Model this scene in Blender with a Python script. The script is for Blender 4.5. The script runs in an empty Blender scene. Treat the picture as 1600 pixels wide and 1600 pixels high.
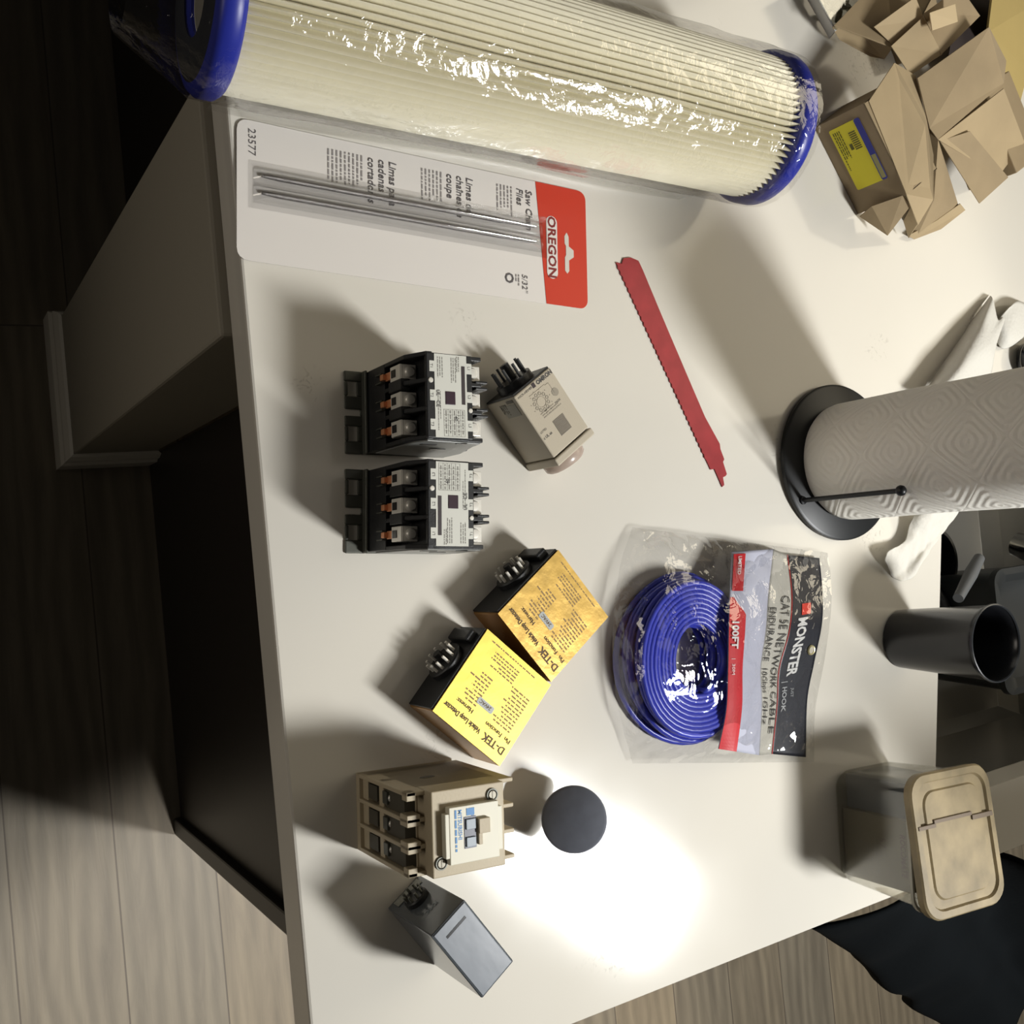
import bpy, bmesh, math, random
from mathutils import Vector, Matrix, noise

# ------------------------------------------------------------------ camera
S = bpy.context.scene
COL = S.collection
RC = ((0.09533732692739805, 0.855404191409, 0.5091114449845467),
      (0.9952598652566047, -0.07204588250258212, -0.06532374318598834),
      (-0.01919882037374308, 0.5129259791961593, -0.8582181221355779))
CAMZ, F = 0.73, 1603.0
right, up, fwd = Vector(RC[0]), -Vector(RC[1]), Vector(RC[2])
cam = bpy.data.objects.new('camera', bpy.data.cameras.new('camera'))
COL.objects.link(cam)
M = Matrix((right, up, -fwd)).transposed().to_4x4()
M.translation = (0, 0, CAMZ)
cam.matrix_world = M
cam.data.sensor_width = 36; cam.data.lens = 36 * F / 1600; cam.data.clip_start = 0.02
S.camera = cam

# ------------------------------------------------------------------ light
w = bpy.data.worlds.new('world'); S.world = w; w.use_nodes = True
w.node_tree.nodes['Background'].inputs[0].default_value = (0.5, 0.46, 0.4, 1)
w.node_tree.nodes['Background'].inputs[1].default_value = 0.045

def area(name, loc, target, sx, sy, power, colr, roll=0):
    l = bpy.data.lights.new(name, 'AREA'); l.shape = 'RECTANGLE'; l.size = sx; l.size_y = sy
    l.energy = power; l.color = colr
    o = bpy.data.objects.new(name, l); COL.objects.link(o)
    d = Vector(target) - Vector(loc)
    o.rotation_euler = (d.to_track_quat('-Z', 'Y') @ __import__('mathutils').Quaternion((0, 0, 1), roll)).to_euler()
    o.location = loc
    return o
area('kitchen_lamp', (0.862, 1.435, 1.5), (0.08, 0.66, 0.0), 0.23, 0.46, 44.5, (1.0, 1.0, 0.98))
area('ceiling_panel', (-0.7, 2.5, 1.45), (-0.1, 0.6, 0.0), 1.8, 0.9, 14.0, (1.0, 0.88, 0.66))
sl = area('near_side_fill', (-0.3, -1.6, 0.55), (0.0, 0.3, 0.08), 1.0, 0.5, 0.7, (1.0, 0.90, 0.78)); sl.data.spread = math.radians(56)  # added near-side fill, no real lamp; narrow spread keeps it off the floor
area('ceiling_bounce', (-0.1, 0.85, 1.55), (-0.05, 0.8, 0.0), 1.0, 0.7, 1.3, (1.0, 0.90, 0.76))
sp = bpy.data.lights.new('downlight', 'SPOT'); sp.energy = 110; sp.spot_size = math.radians(39); sp.spot_blend = 0.25
sp.shadow_soft_size = 0.05; sp.color = (1.0, 0.93, 0.82)
so = bpy.data.objects.new('downlight', sp); COL.objects.link(so); so.location = (1.12, 0.5, 1.5)
S.view_settings.view_transform = 'Standard'; S.view_settings.look = 'None'
S.view_settings.gamma = 1; S.view_settings.use_curve_mapping = False
S.view_settings.exposure = 0.0

# ------------------------------------------------------------------ helpers
def at(x, y, z=0.0):
    """world point at height z lying behind the photo position x, y (1600 px frame)"""
    a, b = x - 800, y - 800
    d = Vector([RC[0][i] * a + RC[1][i] * b + RC[2][i] * F for i in range(3)])
    return Vector((0, 0, CAMZ)) + d * ((z - CAMZ) / d.z)

def srgb(h):
    c = [int(h[i:i + 2], 16) / 255 for i in (0, 2, 4)]
    return tuple(x / 12.92 if x <= 0.04045 else ((x + 0.055) / 1.055) ** 2.4 for x in c) + (1,)

MATS = {}
def mat(name, col, rough=0.5, metal=0.0, bump=0, bscale=200, var=0, vscale=30, trans=0, coat=0, ior=1.45, spec=0.5):
    if name in MATS: return MATS[name]
    m = bpy.data.materials.new(name); m.use_nodes = True; nt = m.node_tree; p = nt.nodes['Principled BSDF']
    c = srgb(col) if isinstance(col, str) else tuple(col) + (1,)
    p.inputs['Base Color'].default_value = c
    p.inputs['Roughness'].default_value = rough; p.inputs['Metallic'].default_value = metal
    p.inputs['Transmission Weight'].default_value = trans; p.inputs['Coat Weight'].default_value = coat
    p.inputs['IOR'].default_value = ior; p.inputs['Specular IOR Level'].default_value = spec
    tc = nt.nodes.new('ShaderNodeTexCoord')
    if var:
        n = nt.nodes.new('ShaderNodeTexNoise'); n.inputs['Scale'].default_value = vscale; n.inputs['Detail'].default_value = 5
        nt.links.new(tc.outputs['Object'], n.inputs['Vector'])
        r = nt.nodes.new('ShaderNodeValToRGB'); r.color_ramp.elements[0].position = 0.35; r.color_ramp.elements[1].position = 0.68
        r.color_ramp.elements[0].color = tuple(x * (1 - var) for x in c[:3]) + (1,); r.color_ramp.elements[1].color = c
        nt.links.new(n.outputs['Fac'], r.inputs['Fac']); nt.links.new(r.outputs['Color'], p.inputs['Base Color'])
    if bump:
        n = nt.nodes.new('ShaderNodeTexNoise'); n.inputs['Scale'].default_value = bscale; n.inputs['Detail'].default_value = 4
        nt.links.new(tc.outputs['Object'], n.inputs['Vector'])
        b = nt.nodes.new('ShaderNodeBump'); b.inputs['Strength'].default_value = bump; b.inputs['Distance'].default_value = 0.001
        nt.links.new(n.outputs['Fac'], b.inputs['Height']); nt.links.new(b.outputs['Normal'], p.inputs['Normal'])
    MATS[name] = m
    return m

def film(name, tint, gloss, bump, bscale, rough=0.04, dist=0.002):
    """thin clear plastic: mostly see-through with a sharp sheen on its wrinkles"""
    m = bpy.data.materials.new(name); m.use_nodes = True; nt = m.node_tree; nt.nodes.clear()
    o = nt.nodes.new('ShaderNodeOutputMaterial'); t = nt.nodes.new('ShaderNodeBsdfTransparent'); g = nt.nodes.new('ShaderNodeBsdfGlossy')
    t.inputs[0].default_value = tint + (1,); g.inputs['Roughness'].default_value = rough
    mx = nt.nodes.new('ShaderNodeMixShader'); lw = nt.nodes.new('ShaderNodeLayerWeight'); lw.inputs['Blend'].default_value = 0.25
    mt = nt.nodes.new('ShaderNodeMath'); mt.operation = 'MULTIPLY_ADD'; mt.inputs[1].default_value = 0.5; mt.inputs[2].default_value = gloss
    tc = nt.nodes.new('ShaderNodeTexCoord'); n = nt.nodes.new('ShaderNodeTexNoise'); n.inputs['Scale'].default_value = bscale
    n.inputs['Detail'].default_value = 3; n.inputs['Distortion'].default_value = 0.6
    b = nt.nodes.new('ShaderNodeBump'); b.inputs['Strength'].default_value = bump; b.inputs['Distance'].default_value = dist
    L = nt.links.new
    L(tc.outputs['Object'], n.inputs['Vector']); L(n.outputs['Fac'], b.inputs['Height'])
    L(b.outputs['Normal'], g.inputs['Normal']); L(b.outputs['Normal'], lw.inputs['Normal'])
    L(lw.outputs['Facing'], mt.inputs[0]); L(mt.outputs[0], mx.inputs[0]); L(t.outputs[0], mx.inputs[1]); L(g.outputs[0], mx.inputs[2])
    L(mx.outputs[0], o.inputs['Surface'])
    MATS[name] = m
    return m

class MB:
    def __init__(s, mtx=None): s.b = bmesh.new(); s.m = mtx or Matrix()
    def box(s, x0, x1, y0, y1, z0, z1, m=None):
        v = [s.b.verts.new((s.m @ (m @ Vector(p) if m else Vector(p)))) for p in
             ((x0, y0, z0), (x1, y0, z0), (x1, y1, z0), (x0, y1, z0), (x0, y0, z1), (x1, y0, z1), (x1, y1, z1), (x0, y1, z1))]
        for f in ((0, 3, 2, 1), (4, 5, 6, 7), (0, 1, 5, 4), (1, 2, 6, 5), (2, 3, 7, 6), (3, 0, 4, 7)): s.b.faces.new([v[i] for i in f])
        return s
    def prism(s, pts, z0, z1, m=None):
        lo = [s.b.verts.new(s.m @ ((m or Matrix()) @ Vector((p[0], p[1], z0)))) for p in pts]
        hi = [s.b.verts.new(s.m @ ((m or Matrix()) @ Vector((p[0], p[1], z1)))) for p in pts]
        n = len(pts); s.b.faces.new(lo[::-1]); s.b.faces.new(hi)
        for i in range(n): s.b.faces.new((lo[i], lo[(i + 1) % n], hi[(i + 1) % n], hi[i]))
        return s
    def lathe(s, prof, m=None, n=48, a0=0, a1=2 * math.pi, closed=True):
        m = m or Matrix(); rings = []
        k = n if closed else n + 1
        for r, z in prof:
            if r < 1e-6: rings.append([s.b.verts.new(s.m @ (m @ Vector((0, 0, z))))] * k)
            else: rings.append([s.b.verts.new(s.m @ (m @ Vector((r * math.cos(a0 + (a1 - a0) * i / n), r * math.sin(a0 + (a1 - a0) * i / n), z)))) for i in range(k)])
        for a, b in zip(rings, rings[1:]):
            for i in range(n):
                j = (i + 1) % k; q = []
                for v in (a[i], a[j], b[j], b[i]):
                    if v not in q: q.append(v)
                if len(q) > 2:
                    try: s.b.faces.new(q)
                    except ValueError: pass
        return s
    def cyl(s, r, z0, z1, m=None, n=32): return s.lathe([(0, z0), (r, z0), (r, z1), (0, z1)], m, n)
    def tube(s, pts, r, n=10, cap=True):
        pts = [Vector(p) for p in pts]; rings = []; pn = None
        for i, p in enumerate(pts):
            t = (pts[min(i + 1, len(pts) - 1)] - pts[max(i - 1, 0)]).normalized()
            if pn is None: pn = t.orthogonal().normalized()
            pn = (pn - t * pn.dot(t)).normalized(); bn = t.cross(pn)
            rr = r[i] if isinstance(r, (list, tuple)) else r
            rings.append([s.b.verts.new(s.m @ (p + (pn * math.cos(2 * math.pi * k / n) + bn * math.sin(2 * math.pi * k / n)) * rr)) for k in range(n)])
        for a, b in zip(rings, rings[1:]):
            for k in range(n): s.b.faces.new((a[k], a[(k + 1) % n], b[(k + 1) % n], b[k]))
        if cap: s.b.faces.new(rings[0][::-1]); s.b.faces.new(rings[-1])
        return s
    def grid(s, nu, nv, fn):
        g = [[s.b.verts.new(s.m @ Vector(fn(i / nu, j / nv))) for j in range(nv + 1)] for i in range(nu + 1)]
        for i in range(nu):
            for j in range(nv): s.b.faces.new((g[i][j], g[i + 1][j], g[i + 1][j + 1], g[i][j + 1]))
        return s
    def quad(s, *ps):
        s.b.faces.new([s.b.verts.new(s.m @ Vector(p)) for p in ps]); return s
    def build(s, name, m, parent=None, bevel=0, smooth=False, thick=0, seg=2, fixn=True):
        if fixn: bmesh.ops.recalc_face_normals(s.b, faces=s.b.faces)
        me = bpy.data.meshes.new(name); s.b.to_mesh(me); s.b.free()
        me.materials.append(m)
        o = bpy.data.objects.new(name, me); COL.objects.link(o)
        if parent: o.parent = parent
        if smooth:
            for p in me.polygons: p.use_smooth = True
            me.set_sharp_from_angle(angle=math.radians(smooth if smooth is not True else 40))
        if thick:
            md = o.modifiers.new('thick', 'SOLIDIFY'); md.thickness = thick; md.offset = 0
        if bevel:
            md = o.modifiers.new('bevel', 'BEVEL'); md.width = bevel; md.segments = seg; md.limit_method = 'ANGLE'; md.angle_limit = math.radians(40)
            md.harden_normals = False
        return o

def thing(name, label, cat, loc=(0, 0, 0), rz=0, group=None):
    o = bpy.data.objects.new(name, None); COL.objects.link(o); o.empty_display_size = 0.02
    o.location = loc; o.rotation_euler = (0, 0, rz); tag(o, label, cat, group)
    return o
def tag(o, label, cat, group=None):
    o['label'] = label; o['category'] = cat
    if group: o['group'] = group
    return o
def struct(o): o['kind'] = 'structure'; return o

def text(name, items, mtx, m, parent=None, ext=0.0, split=False):
    """printed lettering: items are (string, height, x, y, dict) in a flat plane moved by mtx"""
    if split:
        for it in items: text(name, [it], mtx, m, parent, ext)
        return
    b = bmesh.new()
    for it in items:
        st, size, x, y = it[:4]; k = it[4] if len(it) > 4 else {}
        c = bpy.data.curves.new('t', 'FONT'); c.body = st; c.size = size; c.resolution_u = 2
        c.offset = size * k.get('bold', 0.0); c.shear = k.get('shear', 0); c.align_x = k.get('ax', 'LEFT'); c.space_character = k.get('sp', 1.0)
        c.extrude = ext
        o = bpy.data.objects.new('t', c); COL.objects.link(o)
        dg = bpy.context.evaluated_depsgraph_get(); me = bpy.data.meshes.new_from_object(o.evaluated_get(dg))
        mm = mtx @ Matrix.Translation((x, y, 0)) @ Matrix.Diagonal((k.get('sx', 1), 1, 1, 1))
        me.transform(mm); b.from_mesh(me)
        bpy.data.objects.remove(o); bpy.data.curves.remove(c); bpy.data.meshes.remove(me)
    me = bpy.data.meshes.new(name); b.to_mesh(me); b.free(); me.materials.append(m)
    o = bpy.data.objects.new(name, me); COL.objects.link(o)
    if parent: o.parent = parent
    return o

def bars(mb, x0, x1, ys, h, rnd, z=0, m=None, frac=0.4):
    """rows of unreadable small print as broken dashes"""
    for y in ys:
        x = x0; end = x0 + (x1 - x0) * (1 - frac * rnd.random())
        while x < end:
            l = min(h * rnd.uniform(1.2, 4.5), end - x)
            mb.quad(*[(m @ Vector(p) if m else p) for p in ((x, y, z), (x + l, y, z), (x + l, y + h, z), (x, y + h, z))])
            x += l + h * 0.7
    return mb

def frame(o, xdir, zdir=(0, 0, 1)):
    x = Vector(xdir).normalized(); z = Vector(zdir).normalized(); y = z.cross(x).normalized(); x = y.cross(z)
    m = Matrix((x, y, z)).transposed().to_4x4(); m.translation = o
    return m
T = Matrix.Translation
R = lambda a, ax: Matrix.Rotation(math.radians(a), 4, ax)
rnd = random.Random(4)

# ------------------------------------------------------------------ materials
def quartz():
    m = mat('white_quartz', 'd8d3c8', 0.12, 0, 0, spec=0.5); nt = m.node_tree; L = nt.links.new; p = nt.nodes['Principled BSDF']
    tc = nt.nodes.new('ShaderNodeTexCoord')
    n = nt.nodes.new('ShaderNodeTexNoise'); n.inputs['Scale'].default_value = 2.5; n.inputs['Detail'].default_value = 6
    r = nt.nodes.new('ShaderNodeValToRGB'); r.color_ramp.elements[0].color = srgb('cdc8bd'); r.color_ramp.elements[1].color = srgb('dedad0')
    L(tc.outputs['Object'], n.inputs['Vector']); L(n.outputs['Fac'], r.inputs['Fac'])
    # sparse grey scuffs
    n2 = nt.nodes.new('ShaderNodeTexNoise'); n2.inputs['Scale'].default_value = 9; n2.inputs['Detail'].default_value = 1
    n3 = nt.nodes.new('ShaderNodeTexNoise'); n3.inputs['Scale'].default_value = 110; n3.inputs['Detail'].default_value = 5; n3.inputs['Distortion'].default_value = 2
    r2 = nt.nodes.new('ShaderNodeValToRGB'); r2.color_ramp.elements[0].position = 0.66; r2.color_ramp.elements[1].position = 0.72
    r3 = nt.nodes.new('ShaderNodeValToRGB'); r3.color_ramp.elements[0].position = 0.56; r3.color_ramp.elements[1].position = 0.66
    mu = nt.nodes.new('ShaderNodeMath'); mu.operation = 'MULTIPLY'; mu2 = nt.nodes.new('ShaderNodeMath'); mu2.operation = 'MULTIPLY'; mu2.inputs[1].default_value = 0.45
    mx = nt.nodes.new('ShaderNodeMix'); mx.data_type = 'RGBA'; mx.inputs['B'].default_value = srgb('8d877c')
    L(tc.outputs['Object'], n2.inputs['Vector']); L(tc.outputs['Object'], n3.inputs['Vector'])
    L(n2.outputs['Fac'], r2.inputs['Fac']); L(n3.outputs['Fac'], r3.inputs['Fac'])
    L(r2.outputs['Color'], mu.inputs[0]); L(r3.outputs['Color'], mu.inputs[1]); L(mu.outputs[0], mu2.inputs[0])
    L(r.outputs['Color'], mx.inputs['A']); L(mu2.outputs[0], mx.inputs['Factor']); L(mx.outputs['Result'], p.inputs['Base Color'])
    n4 = nt.nodes.new('ShaderNodeTexNoise'); n4.inputs['Scale'].default_value = 14
    mr = nt.nodes.new('ShaderNodeMapRange'); mr.inputs['To Min'].default_value = 0.09; mr.inputs['To Max'].default_value = 0.14
    L(tc.outputs['Object'], n4.inputs['Vector']); L(n4.outputs['Fac'], mr.inputs['Value']); L(mr.outputs['Result'], p.inputs['Roughness'])
    return m

def planks():
    m = bpy.data.materials.new('oak_planks'); m.use_nodes = True; nt = m.node_tree; L = nt.links.new; p = nt.nodes['Principled BSDF']
    tc = nt.nodes.new('ShaderNodeTexCoord')
    mp = nt.nodes.new('ShaderNodeMapping'); mp.inputs['Location'].default_value = (0.253, -0.0975, 0)
    br = nt.nodes.new('ShaderNodeTexBrick'); br.offset = 0.117 / 1.2 ; br.offset_frequency = 1; br.squash = 1
    br.offset = 0.0975; br.inputs['Scale'].default_value = 1; br.inputs['Brick Width'].default_value = 1.2; br.inputs['Row Height'].default_value = 0.1435
    br.inputs['Mortar Size'].default_value = 0.0013; br.inputs['Mortar Smooth'].default_value = 0.3; br.inputs['Bias'].default_value = 0
    br.inputs['Color1'].default_value = (0, 0, 0, 1); br.inputs['Color2'].default_value = (1, 1, 1, 1); br.inputs['Mortar'].default_value = (0.5, 0.5, 0.5, 1)
    L(tc.outputs['Object'], mp.inputs['Vector']); L(mp.outputs['Vector'], br.inputs['Vector'])
    # offset the grain per plank
    ad = nt.nodes.new('ShaderNodeVectorMath'); ad.operation = 'MULTIPLY_ADD'; ad.inputs[1].default_value = (7, 5, 3)
    L(br.outputs['Color'], ad.inputs[0]); L(tc.outputs['Object'], ad.inputs[2])
    g = nt.nodes.new('ShaderNodeMapping'); g.inputs['Scale'].default_value = (1.8, 17, 1); L(ad.outputs[0], g.inputs['Vector'])
    n = nt.nodes.new('ShaderNodeTexNoise'); n.inputs['Scale'].default_value = 2.2; n.inputs['Detail'].default_value = 9; n.inputs['Roughness'].default_value = 0.62; n.inputs['Distortion'].default_value = 0.7
    L(g.outputs['Vector'], n.inputs['Vector'])
    g2 = nt.nodes.new('ShaderNodeMapping'); g2.inputs['Scale'].default_value = (2.2, 8, 1); L(ad.outputs[0], g2.inputs['Vector'])
    wv = nt.nodes.new('ShaderNodeTexWave'); wv.inputs['Scale'].default_value = 1.4; wv.inputs['Distortion'].default_value = 7; wv.inputs['Detail'].default_value = 3; wv.bands_direction = 'Y'
    L(g2.outputs['Vector'], wv.inputs['Vector'])
    r = nt.nodes.new('ShaderNodeValToRGB'); e = r.color_ramp.elements
    e[0].position = 0.25; e[0].color = srgb('7d7465'); e[1].position = 0.75; e[1].color = srgb('9d937f'); L(n.outputs['Fac'], r.inputs['Fac'])
    mw = nt.nodes.new('ShaderNodeMix'); mw.data_type = 'RGBA'; mw.blend_type = 'MULTIPLY'; mw.inputs['Factor'].default_value = 0.22
    L(r.outputs['Color'], mw.inputs['A']); L(wv.outputs['Color'], mw.inputs['B'])
    tint = nt.nodes.new('ShaderNodeMix'); tint.data_type = 'RGBA'; tint.inputs['A'].default_value = (0.86, 0.87, 0.9, 1); tint.inputs['B'].default_value = (1.06, 1.0, 0.93, 1)
    L(br.outputs['Color'], tint.inputs['Factor'])
    mm = nt.nodes.new('ShaderNodeMix'); mm.data_type = 'RGBA'; mm.blend_type = 'MULTIPLY'; mm.inputs['Factor'].default_value = 1
    L(mw.outputs['Result'], mm.inputs['A']); L(tint.outputs['Result'], mm.inputs['B'])
    md = nt.nodes.new('ShaderNodeMix'); md.data_type = 'RGBA'; md.inputs['B'].default_value = srgb('5e554a')
    L(br.outputs['Fac'], md.inputs['Factor']); L(mm.outputs['Result'], md.inputs['A']); L(md.outputs['Result'], p.inputs['Base Color'])
    b = nt.nodes.new('ShaderNodeBump'); b.inputs['Strength'].default_value = 0.25; b.inputs['Distance'].default_value = 0.002
    L(n.outputs['Fac'], b.inputs['Height']); L(b.outputs['Normal'], p.inputs['Normal'])
    p.inputs['Roughness'].default_value = 0.5
    return m

def towel_mat():
    m = mat('embossed_paper', 'e8e5dc', 0.9); nt = m.node_tree; L = nt.links.new; p = nt.nodes['Principled BSDF']
    uv = nt.nodes.new('ShaderNodeUVMap'); uv.uv_map = 'UVMap'
    def chain(freq, op_in):
        pass
    # concentric quilted diamonds: distance to the cell centre, banded
    sc = nt.nodes.new('ShaderNodeVectorMath'); sc.operation = 'SCALE'; sc.inputs['Scale'].default_value = 1 / 0.052
    L(uv.outputs[0], sc.inputs[0])
    ro = nt.nodes.new('ShaderNodeVectorRotate'); ro.rotation_type = 'Z_AXIS'; ro.inputs['Angle'].default_value = math.radians(45); L(sc.outputs[0], ro.inputs['Vector'])
    fr = nt.nodes.new('ShaderNodeVectorMath'); fr.operation = 'FRACTION'; L(ro.outputs[0], fr.inputs[0])
    sb = nt.nodes.new('ShaderNodeVectorMath'); sb.operation = 'SUBTRACT'; sb.inputs[1].default_value = (0.5, 0.5, 0); L(fr.outputs[0], sb.inputs[0])
    ab = nt.nodes.new('ShaderNodeVectorMath'); ab.operation = 'ABSOLUTE'; L(sb.outputs[0], ab.inputs[0])
    sx = nt.nodes.new('ShaderNodeSeparateXYZ'); L(ab.outputs[0], sx.inputs[0])
    mxn = nt.nodes.new('ShaderNodeMath'); mxn.operation = 'SMOOTH_MAX'; mxn.inputs[2].default_value = 0.25; L(sx.outputs['X'], mxn.inputs[0]); L(sx.outputs['Y'], mxn.inputs[1])
    ml = nt.nodes.new('ShaderNodeMath'); ml.operation = 'MULTIPLY'; ml.inputs[1].default_value = 56; L(mxn.outputs[0], ml.inputs[0])
    si = nt.nodes.new('ShaderNodeMath'); si.operation = 'SINE'; L(ml.outputs[0], si.inputs[0])
    tc = nt.nodes.new('ShaderNodeTexCoord'); n = nt.nodes.new('ShaderNodeTexNoise'); n.inputs['Scale'].default_value = 420; L(tc.outputs['Object'], n.inputs['Vector'])
    ad = nt.nodes.new('ShaderNodeMath'); ad.operation = 'MULTIPLY_ADD'; ad.inputs[1].default_value = 1.3; L(n.outputs['Fac'], ad.inputs[0]); L(si.outputs[0], ad.inputs[2])
    b = nt.nodes.new('ShaderNodeBump'); b.inputs['Strength'].default_value = 0.38; b.inputs['Distance'].default_value = 0.0006
    L(ad.outputs[0], b.inputs['Height']); L(b.outputs['Normal'], p.inputs['Normal'])
    return m

QUARTZ = quartz(); PLANK = planks()
BLACKP = mat('black_plastic', '1c1d1f', 0.42, bump=0.15, bscale=900)
BLKGLOSS = mat('black_gloss', '101114', 0.2)
DKMETAL = mat('dark_zinc', '55564f', 0.42, 0.4, bump=0.1)
ZINC = mat('bright_zinc', 'e6e3da', 0.3, 0.35)
COPPER = mat('copper', 'd99468', 0.35, 0.5)
WHITEPAPER = mat('white_label', 'cfcfc6', 0.5)
INK = mat('grey_ink', '4c4a48', 0.6)
LITEINK = mat('light_ink', '85837c', 0.6)
BLUEINK = mat('blue_ink', '4d86bd', 0.5)
REDINK = mat('red_ink', 'b8322c', 0.4)
BEIGE = mat('beige_plastic', 'b8ae9b', 0.45, bump=0.1, bscale=600)
CARD = mat('kraft_card', '9b8869', 0.75, bump=0.35, bscale=90, var=0.13, vscale=22)
CARDIN = mat('kraft_card_pale', 'ab9775', 0.75, bump=0.3, bscale=70, var=0.12, vscale=16)
DARKCAB = mat('espresso_cabinet', '2a2623', 0.4, bump=0.1, bscale=60)
PAINT = mat('wall_paint', '969082', 0.7, bump=0.15, bscale=350)
TRIMW = mat('white_trim', 'e2ddd0', 0.4)

# ------------------------------------------------------------------ the setting
o = struct(MB().box(-3.5, 4.0, -3.0, 4.5, -0.93, -0.91).build('floor', PLANK))
o = struct(MB().box(-0.366, -0.168, 0.219, 0.335, -0.91, -0.04).build('wall_left', PAINT, bevel=0.003))
mb = MB()
prof = [(0, 0), (0.013, 0), (0.013, 0.055), (0.009, 0.062), (0.009, 0.074), (0.004, 0.088), (0, 0.09)]
for (a, bb, d) in (((-0.366, 0.219), (-0.168, 0.219), (0, -1)), ((-0.168, 0.219), (-0.168, 0.335), (1, 0)), ((-0.366, 0.335), (-0.366, 0.219), (-1, 0))):
    rings = []
    for t, e in ((a, -1), (bb, 1)):
        ex = Vector((bb[0] - a[0], bb[1] - a[1], 0)).normalized() * e
        rings.append([mb.b.verts.new((t[0] + d[0] * q[0] + ex.x * q[0], t[1] + d[1] * q[0] + ex.y * q[0], -0.91 + q[1])) for q in prof])
    for i in range(len(prof) - 1): mb.b.faces.new((rings[0][i], rings[1][i], rings[1][i + 1], rings[0][i + 1]))
struct(mb.build('baseboard_left', TRIMW))
struct(MB().box(-3.5, 4.0, 4.4, 4.5, -0.91, 1.6).build('wall_back', PAINT))

cab = thing('island_cabinet', 'dark espresso island cabinet body under the white worktop', 'cabinet', (0, 0.34, -0.91))
MB().box(-0.168, 0.404, -0.001, 0.012, 0.0, 0.87).box(-1.25, -0.366, -0.001, 0.012, 0, 0.87).build('back_panel', DARKCAB, cab)
MB().box(0.392, 0.404, 0.012, 0.72, 0.0, 0.87).build('side_panel', DARKCAB, cab)
MB().box(0.386, 0.4125, -0.0125, 0.006, 0.0, 0.87).build('corner_trim', DARKCAB, cab, bevel=0.003)

ct = thing('countertop', 'off-white quartz island worktop the parts are laid out on', 'worktop')
x0, x1, y0, y1 = -1.25, 0.4095, 0.2275, 1.5
sk = [(-0.055, 1.004), (0.334, 0.926), (0.334, 1.38), (-0.055, 1.38)]
mb = MB()
outer = [(x0, y0), (x1, y0), (x1, y1), (x0, y1)]
for z, fl in ((0.0, 1), (-0.04, -1)):
    vo = [mb.b.verts.new((p[0], p[1], z)) for p in outer]; vi = [mb.b.verts.new((p[0], p[1], z)) for p in sk]
    for i in range(4):
        j = (i + 1) % 4; mb.b.faces.new((vo[i], vo[j], vi[j], vi[i]))
    if fl == 1: to, ti = vo, vi
    else:
        for i in range(4):
            j = (i + 1) % 4; mb.b.faces.new((to[i], to[j], vo[j], vo[i])); mb.b.faces.new((ti[i], ti[j], vi[j], vi[i]))
mb.build('slab', QUARTZ, ct, bevel=0.0025)

# small grey ink scribble left on the worktop
sink = thing('sink', 'stainless steel undermount sink holding black dishes', 'sink', (0.14, 1.16, -0.24))
STEEL = mat('brushed_steel', 'b3b0a8', 0.3, 0.85, bump=0.08, bscale=300)
mb = MB(T((-0.14, -1.16, 0.24)))
ins = [(-0.062, 0.995), (0.341, 0.915), (0.341, 1.39), (-0.062, 1.39)]
def ring(pts, z, k=0.0, c=(0.14, 1.17)): return [mb.b.verts.new(mb.m @ Vector((p[0] + (c[0] - p[0]) * k, p[1] + (c[1] - p[1]) * k, z))) for p in pts]
rs = [ring(ins, -0.041), ring(ins, -0.2, 0.02), ring(ins, -0.225, 0.08), ring(ins, -0.23, 0.75)]
for a, b_ in zip(rs, rs[1:]):
    for i in range(4): mb.b.faces.new((a[i], a[(i + 1) % 4], b_[(i + 1) % 4], b_[i]))
mb.b.faces.new(rs[-1])
mb.build('basin', STEEL, sink, bevel=0.012, seg=4, thick=0.0015)
MB().cyl(0.045, 0.011, 0.0125).build('drain', mat('steel_drain', '77756f', 0.3, 1.0), sink)

# ------------------------------------------------------------------ pleated filter cartridge
ax = Vector((math.sin(0.0634), math.cos(0.0634), 0))
fo = Vector((-0.3866, 0, 0.0675)) + ax * 0.195
FM = frame(fo, ax.cross(Vector((0, 0, 1))), ax)      # local z runs along the cartridge
fil = thing('filter_cartridge', 'long cream pleated water filter with blue end caps lying in clear wrap', 'water filter', fo - Vector((0, 0, 0.0675)))
FL = T(-Vector(fil.location)) @ FM
LEN = 0.508
NP = 66; mb = MB(FL)
prof_n = NP * 8
def prad(i):
    t = (i % 8) / 8.0; s = abs(2 * t - 1)
    return 0.0475 + 0.0135 * (0.5 + 0.5 * math.cos(math.pi * (1 - s)) ) ** 0.8
nz = 14; rings = []
for k in range(nz + 1):
    z = 0.012 + (LEN - 0.024) * k / nz
    rings.append([mb.b.verts.new(mb.m @ Vector((prad(i) * math.cos(2 * math.pi * (i + 1.0 * math.sin(k * .9 + i * .05) * .5) / prof_n), prad(i) * math.sin(2 * math.pi * (i + 1.0 * math.sin(k * .9 + i * .05) * .5) / prof_n), z))) for i in range(prof_n)])
for a, b_ in zip(rings, rings[1:]):
    for i in range(prof_n): mb.b.faces.new((a[i], a[(i + 1) % prof_n], b_[(i + 1) % prof_n], b_[i]))
mb.build('pleated_media', mat('cream_pleats', 'efead5', 0.8), fil, smooth=60)
BLUE = mat('blue_plastisol', '2a35a0', 0.35)
for z, s_ in ((0.0, 1), (LEN, -1)):
    m_ = T((0, 0, z)) @ Matrix.Diagonal((1, 1, s_, 1))
    MB(FL).lathe([(0.028, 0.002), (0.03, -0.002), (0.058, -0.002), (0.0635, 0.0), (0.0665, 0.004), (0.0665, 0.013), (0.064, 0.0165), (0.061, 0.017), (0.028, 0.017), (0.028, 0.002)], m_, 96).build('end_cap', BLUE, fil, smooth=50)
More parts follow.
